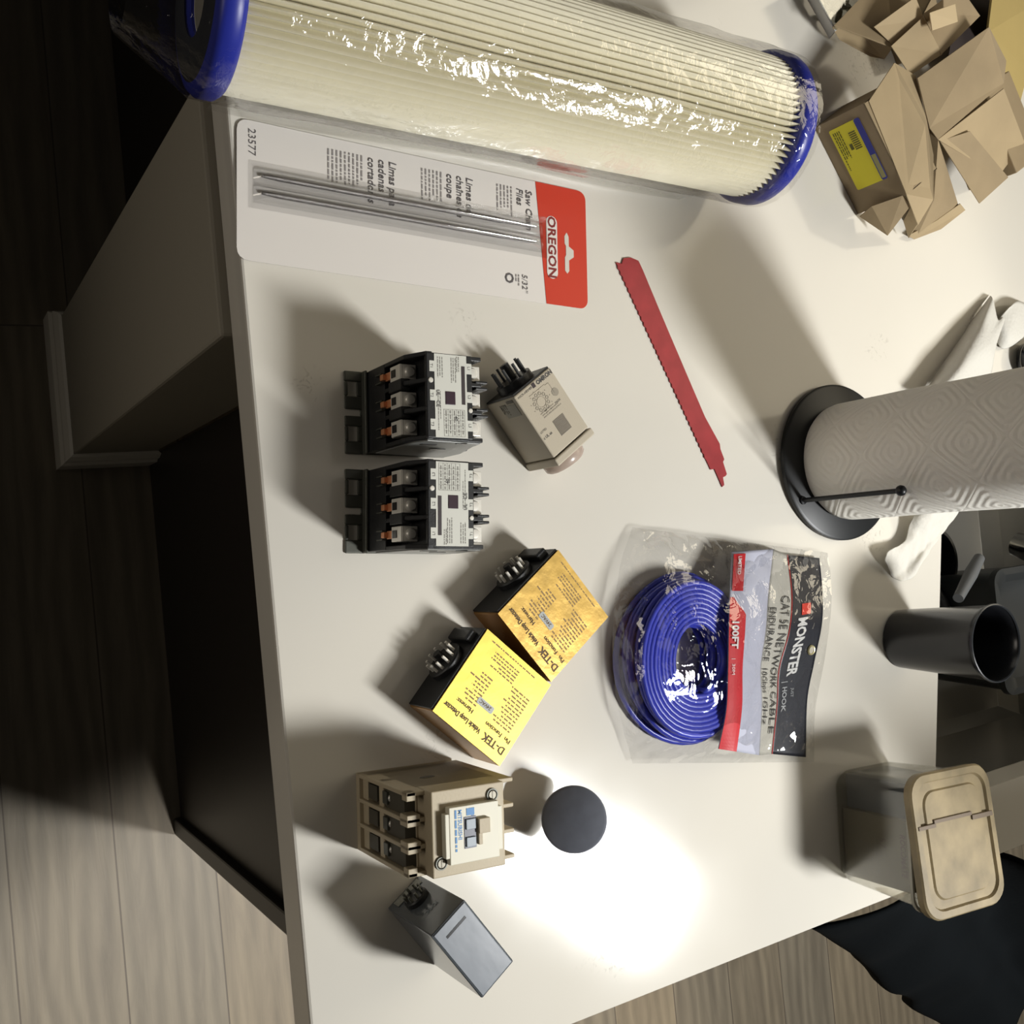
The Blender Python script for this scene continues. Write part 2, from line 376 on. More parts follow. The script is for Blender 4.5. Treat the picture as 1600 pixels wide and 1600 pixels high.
MB(FL).lathe([(0.029, -0.0024), (0.056, -0.0024), (0.0625, 0.0), (0.0625, 0.001), (0.029, 0.001)], None, 80).build('shaded_cap_face', mat('cap_face_shade', '20242e', 0.6), fil, smooth=40)  # dark ring paints the shade on the blue cap's end face
MB(FL).lathe([(0.027, 0.004), (0.027, LEN - .004), (0.0285, LEN - 0.004), (0.0285, 0.004), (0.027, 0.004)], None, 40).build('core_tube', mat('white_core', 'd0ccc0', 0.6), fil, smooth=True)
WRAP = film('filter_wrap', (0.98, 0.975, 0.965), 0.03, 0.9, 105, 0.08, 0.0012)
def wrapf(u, v):
    # u round the cartridge, v along it; the bag sags flat onto the worktop on its right side
    a = 2 * math.pi * u; z = -0.05 + (LEN + 0.052) * v
    end = max(0.0, (0.0 - z) / 0.05); c, s = math.cos(a), math.sin(a)
    r = 0.0675 + 0.0015 * noise.noise(Vector((c * 4, s * 4, z * 22))) + 0.0008 * noise.noise(Vector((c * 14, s * 14, z * 60)))
    r *= (1 - 0.45 * end)
    x, y = c * r, s * r
    p = FL @ Vector((x, y, z))
    return p
PZ = -0.0
mb = MB(); mb.grid(120, 90, wrapf); bmesh.ops.remove_doubles(mb.b, verts=mb.b.verts, dist=1e-5)
mb.build('plastic_wrap', WRAP, fil, smooth=180)
# loose flap of the wrap lying on the worktop beside the cartridge
def flapf(u, v):
    z = 0.02 + 0.44 * v; side = Vector((ax.y, -ax.x, 0))
    q = FL @ Vector((0, 0, z)) + side * (0.0625 - 0.022 * u + 0.008 * u ** 3 + 0.002 * math.sin(v * 9) * u)
    q.z = 0.050 * (1 - u) ** 1.3 + 0.0012 + 0.001 * (1 - u) * noise.noise(Vector((u * 5, v * 30, 3)))
    return q
MB().grid(24, 80, flapf).build('wrap_flap', film('wrap_flap_film', (0.995, 0.995, 0.99), 0.02, 0.4, 40, 0.3, 0.002), fil, smooth=180)
q = [flapf(0.62, 0.63), flapf(0.78, 0.63), flapf(0.78, 0.74), flapf(0.62, 0.74)]
MB().quad(*[Vector(p) + Vector((0, 0, 0.0012)) for p in q]).build('printed_strip', mat('faded_red_print', 'dcbcb2', 0.6), fil, thick=0.0002)

# ------------------------------------------------------------------ blister card with two files
c0 = at(372, 185, .001)
pk = thing('blister_card', 'white and red hanging blister card holding two saw files', 'packaging', (-0.3212, 0.2336, 0), math.radians(-5.2) )
CW, CH = 0.1055, 0.3095
def rrect(x0, x1, y0, y1, r, n=6):
    out = []
    for cx, cy, a in ((x1 - r, y0 + r, -90), (x1 - r, y1 - r, 0), (x0 + r, y1 - r, 90), (x0 + r, y0 + r, 180)):
        for i in range(n + 1): t = math.radians(a + 90 * i / n); out.append((cx + r * math.cos(t), cy + r * math.sin(t)))
    return out
def curl(o, amt=0.004):
    for v in o.data.vertices:
        t = max(0, (0.05 - v.co.y) / 0.05)
        v.co.z += amt * t * t * (0.5 + 0.5 * v.co.x / CW)
CARDW = mat('white_card', 'dad5cf', 0.35)
mb = MB(); mb.grid(24, 60, lambda u, v: (u * CW, v * CH, 0.0012))
# round the corners by pulling the corner vertices in
for v in mb.b.verts:
    r = 0.008
    for cx, cy, sx, sy in ((r, r, -1, -1), (CW - r, r, 1, -1), (CW - r, CH - r, 1, 1), (r, CH - r, -1, 1)):
        dx, dy = (v.co.x - cx) * sx, (v.co.y - cy) * sy
        if dx > 0 and dy > 0:
            l = math.hypot(dx, dy)
            if l > r: v.co.x = cx + sx * dx * r / l; v.co.y = cy + sy * dy * r / l
    v.co.z += 0.0004 * max(0, (0.06 - v.co.y) / 0.06) ** 2
o = mb.build('card', CARDW, pk, thick=0.0008)
def rr2(y): return 0.2655 + 0.0
REDC = mat('red_card', 'c23a26', 0.4)
# red end with slanted edge, built round the hang hole
ya, yb = 0.2665, 0.2575
slot = [(0.040, 0.2885), (0.0435, 0.2862), (0.050, 0.2862), (0.052, 0.2875), (0.060, 0.2875), (0.0625, 0.2862), (0.074, 0.2862), (0.0765, 0.2885), (0.074, 0.2905), (0.0645, 0.2905), (0.061, 0.2955), (0.055, 0.2955), (0.052, 0.2905), (0.0435, 0.2905)]
mb = MB(); pts = [(0, yb)] + [(CW, ya)] + [p for p in rrect(0, CW, 0.1, CH, 0.008) if p[1] > 0.2 and p[0] > CW / 2] + [p for p in rrect(0, CW, 0.1, CH, 0.008) if p[1] > 0.2 and p[0] < CW / 2]
mb.b.faces.new([mb.b.verts.new((p[0], p[1], 0.0018)) for p in pts]); mb.build('red_panel', REDC, pk, thick=0.0002)
mb = MB(); mb.b.faces.new([mb.b.verts.new((p[0], p[1], 0.0021)) for p in slot]); mb.build('hang_slot', mat('slot_counter', 'cfcabf', 0.3), pk, thick=0.0002)
mb = MB(); mb.b.faces.new([mb.b.verts.new((p[0], p[1], 0.0022)) for p in rrect(0.028, 0.083, 0.2675, 0.2785, 0.0054)]); mb.build('logo_plate', CARDW, pk, thick=0.0002)
text('logo_print', [('OREGON', 0.0112, 0.0555, 0.2692, {'ax': 'CENTER', 'bold': 0.03, 'sx': 1.13, 'sp': 1.02})], T((0, 0, 0.00245)), mat('maroon_ink', '7c2a28', 0.5), pk)
tt = [('Saw Chain', 0.0088, 0.009, 0.2475, {'shear': 0.15, 'bold': .012, 'sx': .95}), ('Files', 0.0088, 0.009, 0.2385, {'shear': 0.15, 'bold': .012, 'sx': .95}),
      ('Limes de', 0.0088, 0.009, 0.190, {'shear': 0.15, 'bold': .012, 'sx': .95}), ('chaînes de', 0.0088, 0.009, 0.181, {'shear': 0.15, 'bold': .012, 'sx': .95}), ('coupe', 0.0088, 0.009, 0.172, {'shear': 0.15, 'bold': .012, 'sx': .95}),
      ('Limas para', 0.0088, 0.009, 0.121, {'shear': 0.15, 'bold': .012, 'sx': .95}), ('cadenas', 0.0088, 0.009, 0.112, {'shear': 0.15, 'bold': .012, 'sx': .95}), ('cortadoras', 0.0088, 0.009, 0.103, {'shear': 0.15, 'bold': .012, 'sx': .95}),
      ('23577', 0.0082, 0.006, 0.0085, {}), ('5/32"', 0.0075, 0.083, 0.2425, {'shear': .1}), ('O', 0.0115, 0.0835, 0.226, {'bold': 0.02})]
text('card_print', tt, T((0, 0, 0.0021)), mat('card_ink', '5a5657', 0.5), pk, split=True)
for ya_, n_ in ((0.2325, 5), (0.166, 6), (0.097, 9)):
    bars(MB(), 0.009, 0.0375, [ya_ - 0.0034 * i for i in range(n_)], 0.0012, rnd, 0.0020).build('fine_print', mat('fine_ink', '8f8a88', 0.6) if 'fine_ink' not in MATS else MATS['fine_ink'], pk, thick=0.00005, fixn=False)
bars(MB(), 0.084, 0.094, [0.2385, 0.236], 0.001, rnd, 0.002).build('fine_print', MATS['fine_ink'], pk, thick=0.00005, fixn=False)
# clear blister ribs over the files
CLEAR = film('blister_film', (0.99, 0.99, 0.99), 0.07, 0.08, 60, 0.03)
def blis(u, v):
    x = 0.034 + 0.028 * u; y = 0.012 + 0.252 * v
    e = min(1, min(v, 1 - v) * 30)
    h = 0.0
    for c in (0.0415, 0.0545): h = max(h, max(0.0, 1 - ((x - c) / 0.0052) ** 2) ** 0.5)
    return (x, y, 0.0025 + e * 0.0085 * h)
MB().grid(70, 60, blis).build('blister_shell', CLEAR, pk, smooth=60)
MB().box(0.030, 0.066, 0.0085, 0.268, 0.00235, 0.0024).build('blister_flange', film('flange_film', (0.985, 0.985, 0.985), 0.012, 0.1, 20, 0.12), pk, bevel=0)
FILEM = mat('file_steel', '8a8684', 0.32, 0.9, bump=0.5, bscale=1500)
for i, (xx, lab) in enumerate(((0.0415, 'thin round steel saw file in the blister, the one nearer the pleated filter'), (0.0545, 'thin round steel saw file in the blister, the one nearer the black contactors'))):
    b_ = Matrix.Translation(pk.location) @ Matrix.Rotation(pk.rotation_euler.z, 4, 'Z')
    f = MB(T((0, 0, 0))).lathe([(0, 0), (0.0012, 0.0), (0.002, 0.012), (0.00205, 0.17), (0.00205, 0.203), (0.0016, 0.206), (0.0009, 0.236), (0, 0.238)], R(-90, 'X'), 20).build('round_file', FILEM, None, smooth=True)
    f.location = b_ @ Vector((xx, 0.018, 0.0048)); f.rotation_euler = (0, 0, pk.rotation_euler.z); tag(f, lab, 'file', 'saw files in the blister')

# ------------------------------------------------------------------ red saw blade
A, B = at(965, 412, 0), at(1129, 757, 0)
d = (B - A); L_ = d.length; bl = None
pa, pb = at(966, 410), at(995, 405)
prof_px = [(961, 411), (965, 411), (970, 413), (973, 404), (984, 403), (996, 408), (1003, 423), (1030, 488), (1070, 582), (1100, 652), (1123, 694), (1124, 702), (1130, 718), (1128, 722), (1134, 741), (1132, 744), (1128, 746), (1130, 758), (1127, 761), (1115, 733), (1109, 734), (1102, 719)]
top = [at(*p) for p in prof_px]
teeth = []
p0, p1 = at(1102, 719), at(961, 411); n_ = 70
nrm = Vector((-(p1 - p0).y, (p1 - p0).x, 0)).normalized()
for i in range(1, n_ + 1):
    t = i / (n_ + 1); q_ = p0.lerp(p1, t); teeth.append(q_ + nrm * (0.0008 if i % 2 else -0.0004))
pts = [(p.x - A.x, p.y - A.y) for p in top + teeth]
bo = MB().prism(pts, 0.0002, 0.0016).build('saw_blade', mat('red_painted_steel', 'a03438', 0.42, 0.1, var=0.18, vscale=60), None)
bo.location = (A.x, A.y, 0); tag(bo, 'red reciprocating saw blade with fine teeth lying diagonally on the worktop', 'saw blade')

# ------------------------------------------------------------------ definite purpose contactors
def contactor(P0, ang, label, flip):
    t = thing('contactor', label, 'contactor', P0, ang)
    W = 0.062
    mb = MB()
    for xa, xb in ((-0.001, 0.0285), (0.0335, 0.063)):
        mb.box(xa, xa + 0.008, -0.0165, 0, 0.0, 0.0022).box(xb - 0.010, xb, -0.0165, 0.0, 0, 0.0022)
        mb.box(xa + 0.008, xb - 0.010, -0.0165, -0.0135, 0, 0.0022).box(xa + 0.008, xb - 0.010, -0.0065, 0, 0, 0.0022)
    mb.box(-0.001, 0.063, 0, 0.068, 0, 0.0022).box(0.0285, 0.0335, -0.004, 0, 0, 0.0022)
    mb.box(-0.001, 0.063, -0.0025, 0.0, 0, 0.009)
    mb.build('mounting_plate', DKMETAL, t, bevel=0.0012)
    mb = MB()
    mb.box(0, W, 0.0, 0.068, 0.0022, 0.040)                 # lower block
    mb.box(0, W, 0.0125, 0.043, 0.040, 0.0895)                  # tower
    mb.box(0.001, W - 0.001, 0.0085, 0.0445, 0.0895, 0.0930)       # top cap
    mb.box(0, W, 0.0385, 0.058, 0.04, 0.068)
    for x in (0.0, 0.0188, 0.0388, 0.059):
        mb.prism([(0.0, 0.04), (0.0135, 0.04), (0.0135, 0.0925), (0.0085, 0.0925), (0.0, 0.074)], 0, 0.0032, T((x, 0, 0)) @ Matrix(((0, 0, 1, 0), (1, 0, 0, 0), (0, 1, 0, 0), (0, 0, 0, 1))))
        mb.box(x, x + 0.0032, 0.0385, 0.055, 0.068, 0.088)
    for x in (0.0188, 0.0388):
        mb.box(x - 0.0015, x + 0.0005, 0.050, 0.060, 0.062, 0.088).box(x + 0.003, x + 0.005, 0.050, 0.060, 0.062, 0.088)
        mb.box(x - 0.0025, x + 0.0055, -0.0015, 0.006, 0.05, 0.072)
    mb.build('housing', BLACKP, t, bevel=0.0006)
    mb = MB(); mb.prism([(0.004, 0.012), (0.066, 0.003), (0.067, 0.03), (0.0555, 0.072), (0.0535, 0.086), (0.009, 0.0915), (0.004, 0.078)], 0, 0.0012, T((W, 0, 0)) @ Matrix(((0, 0, 1, 0), (1, 0, 0, 0), (0, 1, 0, 0), (0, 0, 0, 1)))); o_ = mb.build('side_plate', mat('grey_plastic', '7c7d7a', 0.3, bump=0.1), t, bevel=0.0004)
    MB().box(W + 0.001, W + 0.0016, 0.012, 0.024, 0.072, 0.076).box(W + 0.001, W + 0.0016, 0.03, 0.042, 0.05, 0.054).box(W + 0.001, W + 0.0016, 0.034, 0.042, 0.085, 0.088).build('side_slot', BLKGLOSS, t)
    for i, x in enumerate((0.0075, 0.0275, 0.0475)):
        x += 0.0036
        lug = MB().box(x - 0.0055, x + 0.0055, -0.0012, 0.0008, 0.053, 0.070).box(x - 0.0055, x + 0.0055, 0.0008, 0.0115, 0.0675, 0.070).box(x - 0.0055, x - 0.0043, 0.0008, 0.0115, 0.05, 0.068).box(x + 0.0043, x + 0.0055, 0.0008, 0.0115, 0.05, 0.068).build('terminal_lug', ZINC, t, bevel=0.0004)
        MB().box(x - 0.0028, x + 0.0028, -0.0017, -0.0011, 0.0555, 0.0625).build('wire_opening', BLKGLOSS, lug)
        screw(T((x, 0.0062, 0.0700)), 0.0040, lug, 35 * i + 20)
        MB().box(x - 0.0022, x + 0.0022, -0.0038, 0.0015, 0.040, 0.046).box(x - 0.0030, x + 0.0030, -0.001, 0.0015, 0.044, 0.053).build('copper_contact', COPPER, t, bevel=0.0005)
        MB().box(x - 0.0036, x - 0.0028, -0.0032, 0.0, 0.030, 0.041).box(x + 0.0028, x + 0.0036, -0.0032, 0, 0.030, 0.041).build('contact_spring', DKMETAL, t)
        lug = MB().box(x - 0.0055, x + 0.0055, 0.0450, 0.0570, 0.079, 0.0815).box(x - 0.0055, x + 0.0055, 0.0555, 0.0570, 0.068, 0.0805).build('rear_lug', ZINC, t, bevel=0.0004)
        screw(T((x, 0.0505, 0.0815)), 0.0042, lug, 20 + 25 * i)
    screw(T((0.0205, 0.0115, 0.0930)), 0.0019, t, 10); screw(T((0.0405, 0.0425, 0.0930)), 0.0017, t, 10)
    # printed label with tabs
    zz = 0.0931
    LM = T((W / 2, 0.0272, zz)) @ (R(180, 'Z') if flip else Matrix())
    mb = MB(LM); hw = 0.0295
    mb.box(-hw, hw, -0.0127, 0.0127, 0, 0.0003)
    for x in (-0.0205, 0.0, 0.0205): mb.box(x - 0.0038, x + 0.0038, -0.0165, -0.0127, 0, 0.0003).box(x - 0.0038, x + 0.0038, 0.0127, 0.0168, 0, 0.0003)
    lab = mb.build('label', WHITEPAPER, t)
    mb = MB(LM)
    mb.box(-0.022, 0.0055, 0.0085, 0.0112, 0.0003, 0.0005)
    mb.build('title_bar', mat('dark_ink', '3a3234', 0.5), lab)
    mb = MB(LM @ T((-0.003, 0, 0)))
    gx0, gx1, gy0, gy1 = 0.0125, 0.0315, -0.006, 0.0105
    for i in range(6): x = gx0 + (gx1 - gx0) * i / 5; mb.box(x - .00012, x + .00012, gy0, gy1, 0.0003, 0.00042)
    for i in range(6): y = gy0 + (gy1 - gy0) * i / 5; mb.box(gx0, gx1, y - .00012, y + .00012, 0.0003, 0.00042)
    r_ = random.Random(2)
    bars(mb, gx0 + 0.0006, gx1, [gy0 + 0.0012 + (gy1 - gy0) * i / 5 for i in range(5)], 0.0010, r_, 0.0004, None, 0.1)
    bars(mb, -0.0245, -0.004, [-0.0105, -0.0088, -0.007, 0.0035, 0.0018, 0.0002], 0.0007, r_, 0.0004)
    bars(mb, 0.0, 0.03, [-0.0105, -0.0088], 0.0006, r_, 0.0004)
    bars(mb, -0.0255, -0.014, [0.006, 0.0045], 0.0007, r_, 0.0004)
    mb.build('label_print', LITEINK, lab, fixn=False)
    text('label_text', [('CE', 0.0040, 0.0035, -0.0115, {'bold': .02}), ('UL', 0.0036, -0.004, -0.0115, {'bold': .03}), ('40', 0.0035, 0.014, 0.0025, {'bold': .02}), ('L1', 0.003, -0.0222, 0.0135, {}), ('L2', 0.003, -0.0017, 0.0135, {}), ('L3', 0.003, 0.0188, 0.0135, {}),
         ('T1', 0.003, -0.0222, -0.016, {}), ('T2', 0.003, -0.0017, -0.016, {}), ('T3', 0.003, 0.0188, -0.016, {})], LM @ T((0, 0, 0.00045)), INK, lab)
    MB(LM).box(-0.0032, 0.0062, -0.0045, 0.0032, 0.0003, 0.0008).build('armature_window', mat('maroon_window', '3a2a34', 0.3), lab, bevel=0.0005)
    return t

def screw(m, r, parent, ang=0):
    s = MB(m).lathe([(0, 0), (r, 0), (r, r * 0.3), (r * 0.8, r * 0.5), (0, r * 0.58)], None, 20).build('screw', ZINC, parent, smooth=30)
    return s
contactor((-0.1322, 0.3152, 0), math.radians(-4.6), 'black three pole contactor nearest the blister card, its label grid towards the other contactor', False)
contactor((-0.0569, 0.3088, 0), math.radians(-5.8), 'black three pole contactor standing between its twin and the gold boxes', True)

# ------------------------------------------------------------------ beige plug-in timer lying on its side
A = at(803, 620, 0.045); ang = math.radians(33.0)
tm = thing('timer_relay', 'beige plug-in timer relay lying on its side with black pins', 'relay', (A.x, A.y, 0), ang)
LU, WV, HT = 0.0665, 0.0437, 0.0445
MB().box(0, LU - 0.007, 0, WV, 0.0004, HT).build('housing', BEIGE, tm, bevel=0.0012)
MB().box(LU - 0.0062, LU + 0.0005, -0.0012, WV + 0.0012, 0.0, HT + 0.0014).build('front_bezel', BEIGE, tm, bevel=0.0012)
kb = MB().lathe([(0, 0.0), (0.0185, 0.0), (0.0190, 0.002), (0.0185, 0.007), (0.0165, 0.009), (0, 0.0092)], T((LU + 0.0005, WV / 2 - 0.001, HT / 2)) @ R(90, 'Y'), 48).build('dial', mat('clear_dial', 'cbb9ac', 0.25, trans=0.4), tm, smooth=40)
MB().lathe([(0, -0.0075), (0.0158, -0.0075), (0.0165, 0.001), (0, 0.001)], T((0, WV / 2, HT / 2)) @ R(90, 'Y'), 32).build('plug_base', BLACKP, tm, smooth=40)
MB().box(-0.0015, 0.0004, 0.001, WV - 0.001, 0.001, HT - 0.001).build('rear_cover', BLACKP, tm)
for k in range(8):
    a = 2 * math.pi * k / 8
    MB().cyl(0.0013, -0.0195, -0.0076, T((0, WV / 2 + 0.0122 * math.cos(a), HT / 2 + 0.0122 * math.sin(a))) @ R(90, 'Y'), 10).build('pin', mat('tin_pin', '55575a', 0.35, 0.8), tm)
MB().cyl(0.0038, -0.021, -0.0076, T((0, WV / 2, HT / 2)) @ R(90, 'Y'), 16).build('key_post', BLACKP, tm)
# rotate the cylinders: R(90,'Y') sends +z to +x, so negative lengths point away from the housing
PM = T((0, 0, HT + 0.0002))
def side(mb, x0, x1, y0, y1): mb.quad((x0, y0, 0), (x1, y0, 0), (x1, y1, 0), (x0, y1, 0))
TXT = Matrix.Rotation(math.radians(90), 4, 'Z')
text('printed_text', [('OMRON', 0.0048, 0.0245, -0.0050, {'bold': .05}), ('H3CR-A8', 0.0026, 0.0025, -0.0042, {}), ('TIMER', 0.0026, 0.0120, -0.0042, {}), ('c UL us', 0.0032, 0.0018, -0.043, {'bold': .02}), ('LISTED', 0.0024, 0.002, -0.0375, {}), ('MADE', 0.0024, 0.029, -0.0265, {})], PM @ TXT, INK, tm, split=True)
mb = MB(PM @ TXT)
mb.quad((0.0195, -0.0050, 0), (0.0228, -0.0050, 0), (0.0228, -0.0012, 0), (0.0195, -0.0012, 0))
mb.build('brand_square', mat('dark_ink2', '3b3236', 0.5), tm, thick=0.0001)
mb = MB(PM @ TXT)
for k in range(11):
    a = 2 * math.pi * k / 11; c = Vector((0.019 + 0.0068 * math.cos(a), -0.0175 + 0.0068 * math.sin(a), 0)); mb.lathe([(0.0009, 0), (0.0016, 0)], T(c), 12)
    mb.lathe([(0.0001, 0), (0.0004, 0)], T(Vector((0.019 + 0.0102 * math.cos(a), -0.0175 + 0.0102 * math.sin(a), 0))), 8)
mb.lathe([(0.0042, 0), (0.0045, 0)], T((0.019, -0.0175, 0)), 30)
for a_, b2 in (((0.012, -0.008), (0.03, -0.008)), ((0.034, -0.009), (0.034, -0.019)), ((0.030, -0.009), (0.034, -0.009))):
    x0_, x1_ = sorted((a_[0], b2[0])); y0_, y1_ = sorted((a_[1], b2[1])); mb.quad((x0_, y0_ - .0001, 0), (x1_ + .0002, y0_ - .0001, 0), (x1_ + .0002, y1_ + .0001, 0), (x0_, y1_ + .0001, 0))
bars(mb, 0.013, 0.034, [-0.0255, -0.0275, -0.0295], 0.0008, rnd, 0)
mb.lathe([(0.0, 0), (0.0034, 0)], T((0.035, -0.0185, 0)), 20)
mb.build('wiring_diagram', mat('faint_print', '968e7f', 0.6), tm, thick=0.0001)
mb = MB(T((0, 0, HT)))
for i in range(13): mb.box(0.036 + i * 0.0011, 0.0366 + i * 0.0011, 0.0175, 0.030, -0.0001, 0.0004)
mb.build('vent_ridges', mat('beige_ridge', '8d857a', 0.6), tm)
mb = MB(R(90, 'X') @ T((0, 0, 0.0003)))
bars(mb, 0.004, 0.017, [0.018, 0.0205, 0.023, 0.0255], 0.0012, rnd, 0)
mb.box(0.002, 0.0045, 0.030, 0.040, 0, 0.0001)
mb.build('side_print', mat('side_ink', '6d685e', 0.6), tm, thick=0.0001)
mb = MB(R(90, 'X') @ T((0, 0, 0.0002))); mb.box(0.0055, 0.0165, 0.020, 0.040, -0.0003, 0.0001); mb.build('side_label', mat('grey_label', '9a968a', 0.5), tm)

# ------------------------------------------------------------------ gold loop detectors
GOLD1 = mat('gold_label_creased', 'd9b25e', 0.34, 0.5, bump=0.5, bscale=70, var=0.28, vscale=55)
GOLD2 = mat('gold_label', 'd4ba50', 0.4, 0.45, bump=0.35, bscale=35, var=0.12, vscale=40)
GSIDE = mat('gold_side', '9c7440', 0.3, 0.6, bump=0.3, bscale=60)
def detector(A, ang, gm, label, hz):
    t = thing('loop_detector', label, 'electronic module', (A.x, A.y, 0), ang, 'gold vehicle loop detector modules')
    L1, L2 = 0.0735, 0.0760
    MB().box(0, L1, 0.0, L2, 0.0005, hz).build('case', GSIDE, t, bevel=0.0012)
    MB().box(0.0002, L1 - 0.0005, 0.0002, L2 - 0.0005, hz, hz + 0.0004).build('top_label', gm, t)
    MB().box(-0.0018, 0.0004, 0.001, L2 - 0.001, 0.001, hz - 0.001).build('rear_cover', BLACKP, t, bevel=0.0006)
    MB().lathe([(0, -0.006), (0.0150, -0.006), (0.016, -0.005), (0.016, 0.0)], T((-0.001, L2 * 0.53, hz * 0.5)) @ R(90, 'Y'), 32).build('plug_base', BLACKP, t, smooth=40)
    MB().box(-0.008, 0.0, L2 * 0.78, L2 * 0.92, 0.004, hz - 0.006).build('release_tab', BLACKP, t, bevel=0.0015)
    for k in range(11):
        a = 2 * math.pi * k / 11
        MB().cyl(0.0012, -0.0130, -0.006, T((-0.001, L2 * 0.53 + 0.0115 * math.cos(a), hz * 0.5 + 0.0115 * math.sin(a))) @ R(90, 'Y'), 10).build('pin', ZINC, t)
    MB().cyl(0.0034, -0.014, -0.006, T((-0.001, L2 * 0.53, hz * 0.5)) @ R(90, 'Y'), 14).build('key_post', BLACKP, t)
    TM = T((L1, 0, hz + 0.0005)) @ R(180, 'Z')
    br_ = mat('brown_ink', '5a4325', 0.6)
    text('printed_title', [('D-TEK', 0.0086, 0.004, -0.0130, {'bold': .02, 'sx': .95}), ('Vehicle Loop Detector', 0.0060, 0.0310, -0.0126, {'sx': 0.68, 'bold': .02}), ('Pin', 0.005, 0.004, -0.0205, {'bold': .01}), ('Function', 0.005, 0.0135, -0.0205, {'bold': .01}), ('Harness:', 0.005, 0.045, -0.0205, {'bold': .01}),
        ('24VAC', 0.0040, 0.0335, -0.0305, {'bold': .02, 'shear': .1})], TM @ T((0, 0, 0.00025)), br_, t)
    mb = MB(TM @ T((0, 0, -0.0002))); r_ = random.Random(7)
    bars(mb, 0.009, 0.030, [-0.0255 - 0.0029 * i for i in range(11)], 0.0013, r_, 0.0001)
    bars(mb, 0.0455, 0.066, [-0.0245 - 0.0029 * i for i in range(9)], 0.0013, r_, 0.0001, None, 0.5)
    bars(mb, 0.030, 0.058, [-0.056 - 0.0026 * i for i in range(5)], 0.0012, r_, 0.0001)
    bars(mb, 0.016, 0.066, [-0.0715], 0.0011, r_, 0.0001, None, 0.1)
    mb.build('fine_print', mat('gold_print', '8b6f41', 0.6), t, thick=0.00008)
    mb = MB(TM @ T((0.0, 0, -0.00005))); mb.prism(rrect(0.031, 0.0475, -0.0318, -0.0262, 0.0015), 0, 0.0002); mb.build('voltage_sticker', mat('grey_sticker', 'a5a9a8', 0.4), t)
    return t
detector(at(777, 959, .0405), math.radians(35.6), GOLD1, 'creased gold loop detector module nearest the black contactors', 0.0405)
detector(at(675, 1111, .0405), math.radians(45.5), GOLD2, 'brighter yellow-gold loop detector module beside the beige contactor', 0.0405)

# ------------------------------------------------------------------ beige contactor with blue printed front
BG2 = mat('aged_beige', 'b3a68c', 0.5, bump=0.1, bscale=500)
mt_ = thing('motor_contactor', 'large beige contactor with a blue printed front plate beside the black relay', 'contactor', (0.1680, 0.2792, 0), math.radians(-4.2))
W = 0.0565
mb = MB()
mb.box(0, W, 0, 0.075, 0, 0.006)
for z0, z1 in ((0.006, 0.016), (0.036, 0.044)): mb.box(0, W, 0.003, 0.08, z0, z1)
mb.box(0, W, 0.012, 0.075, 0.006, 0.078)
for x in (0, 0.0178, 0.0357, 0.0535): mb.box(x, x + 0.003, 0.0, 0.083, 0.003, 0.090)
for x in (0.0178, 0.0357): mb.box(x - 0.0025, x + 0.0055, 0.0, 0.010, 0.078, 0.090)
for x in (0.003, 0.0535): mb.box(x - 0.003, x + 0.003, 0.0, 0.007, 0.082, 0.090)
mb.build('housing', BG2, mt_, bevel=0.0006)
mb = MB(); mb.box(-0.0005, W + 0.0005, 0.0135, 0.0695, 0.078, 0.1)
mb.build('arc_cover', BG2, mt_, bevel=0.0008)
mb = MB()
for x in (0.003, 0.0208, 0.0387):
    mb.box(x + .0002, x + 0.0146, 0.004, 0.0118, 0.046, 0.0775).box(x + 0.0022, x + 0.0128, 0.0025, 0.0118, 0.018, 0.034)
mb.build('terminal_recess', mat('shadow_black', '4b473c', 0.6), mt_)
for x in (0.003, 0.0208, 0.0387):
    s = MB().box(x + 0.003, x + 0.012, 0.002, 0.0105, 0.044, 0.052).build('terminal_clamp', DKMETAL, mt_, bevel=0.0006)
    screw(T((x + 0.0075, 0.006, 0.052)), 0.003, s)
FP = MB().box(0.0105, 0.0485, 0.0235, 0.0615, 0.1, 0.1062).box(0.0145, 0.044, 0.0205, 0.0645, 0.1, 0.1058).build('front_plate', mat('cream_plate', 'd6d2c0', 0.45), mt_, bevel=0.0005)
MB().box(0.018, 0.039, 0.0345, 0.0435, 0.1060, 0.1066).build('indicator_window', mat('blue_black', '262b45', 0.3), mt_)
MB().box(0.0195, 0.0265, 0.0355, 0.0428, 0.1066, 0.1078).box(0.0315, 0.038, 0.0355, 0.0428, 0.1066, 0.1078).build('indicator_slider', mat('grey_slider', '8e99a3', 0.4), mt_, bevel=0.0004)
MB().box(0.020, 0.030, 0.0445, 0.053, 0.1062, 0.1095).box(0.0225, 0.0375, 0.0445, 0.0475, 0.1062, 0.1085).build('actuator', BG2, mt_, bevel=0.0004)
text('front_print', [('MITSUBISHI', 0.0042, 0.0125, 0.0300, {'bold': .02, 'sx': .95}), ('R', 0.0036, 0.0165, 0.0395, {'bold': .02})], T((0, 0, 0.10635)), BLUEINK, mt_)
mb = MB(T((0, 0, 0.1063))); mb.prism([(0.0125, 0.0365), (0.0172, 0.0365), (0.0172, 0.0425), (0.0125, 0.0425)], 0, 0.0001)
bars(mb, 0.0125, 0.041, [0.0275], 0.0014, rnd, 0.0001, None, 0.1)
mb.build('blue_logo', BLUEINK, mt_, thick=0.0001)
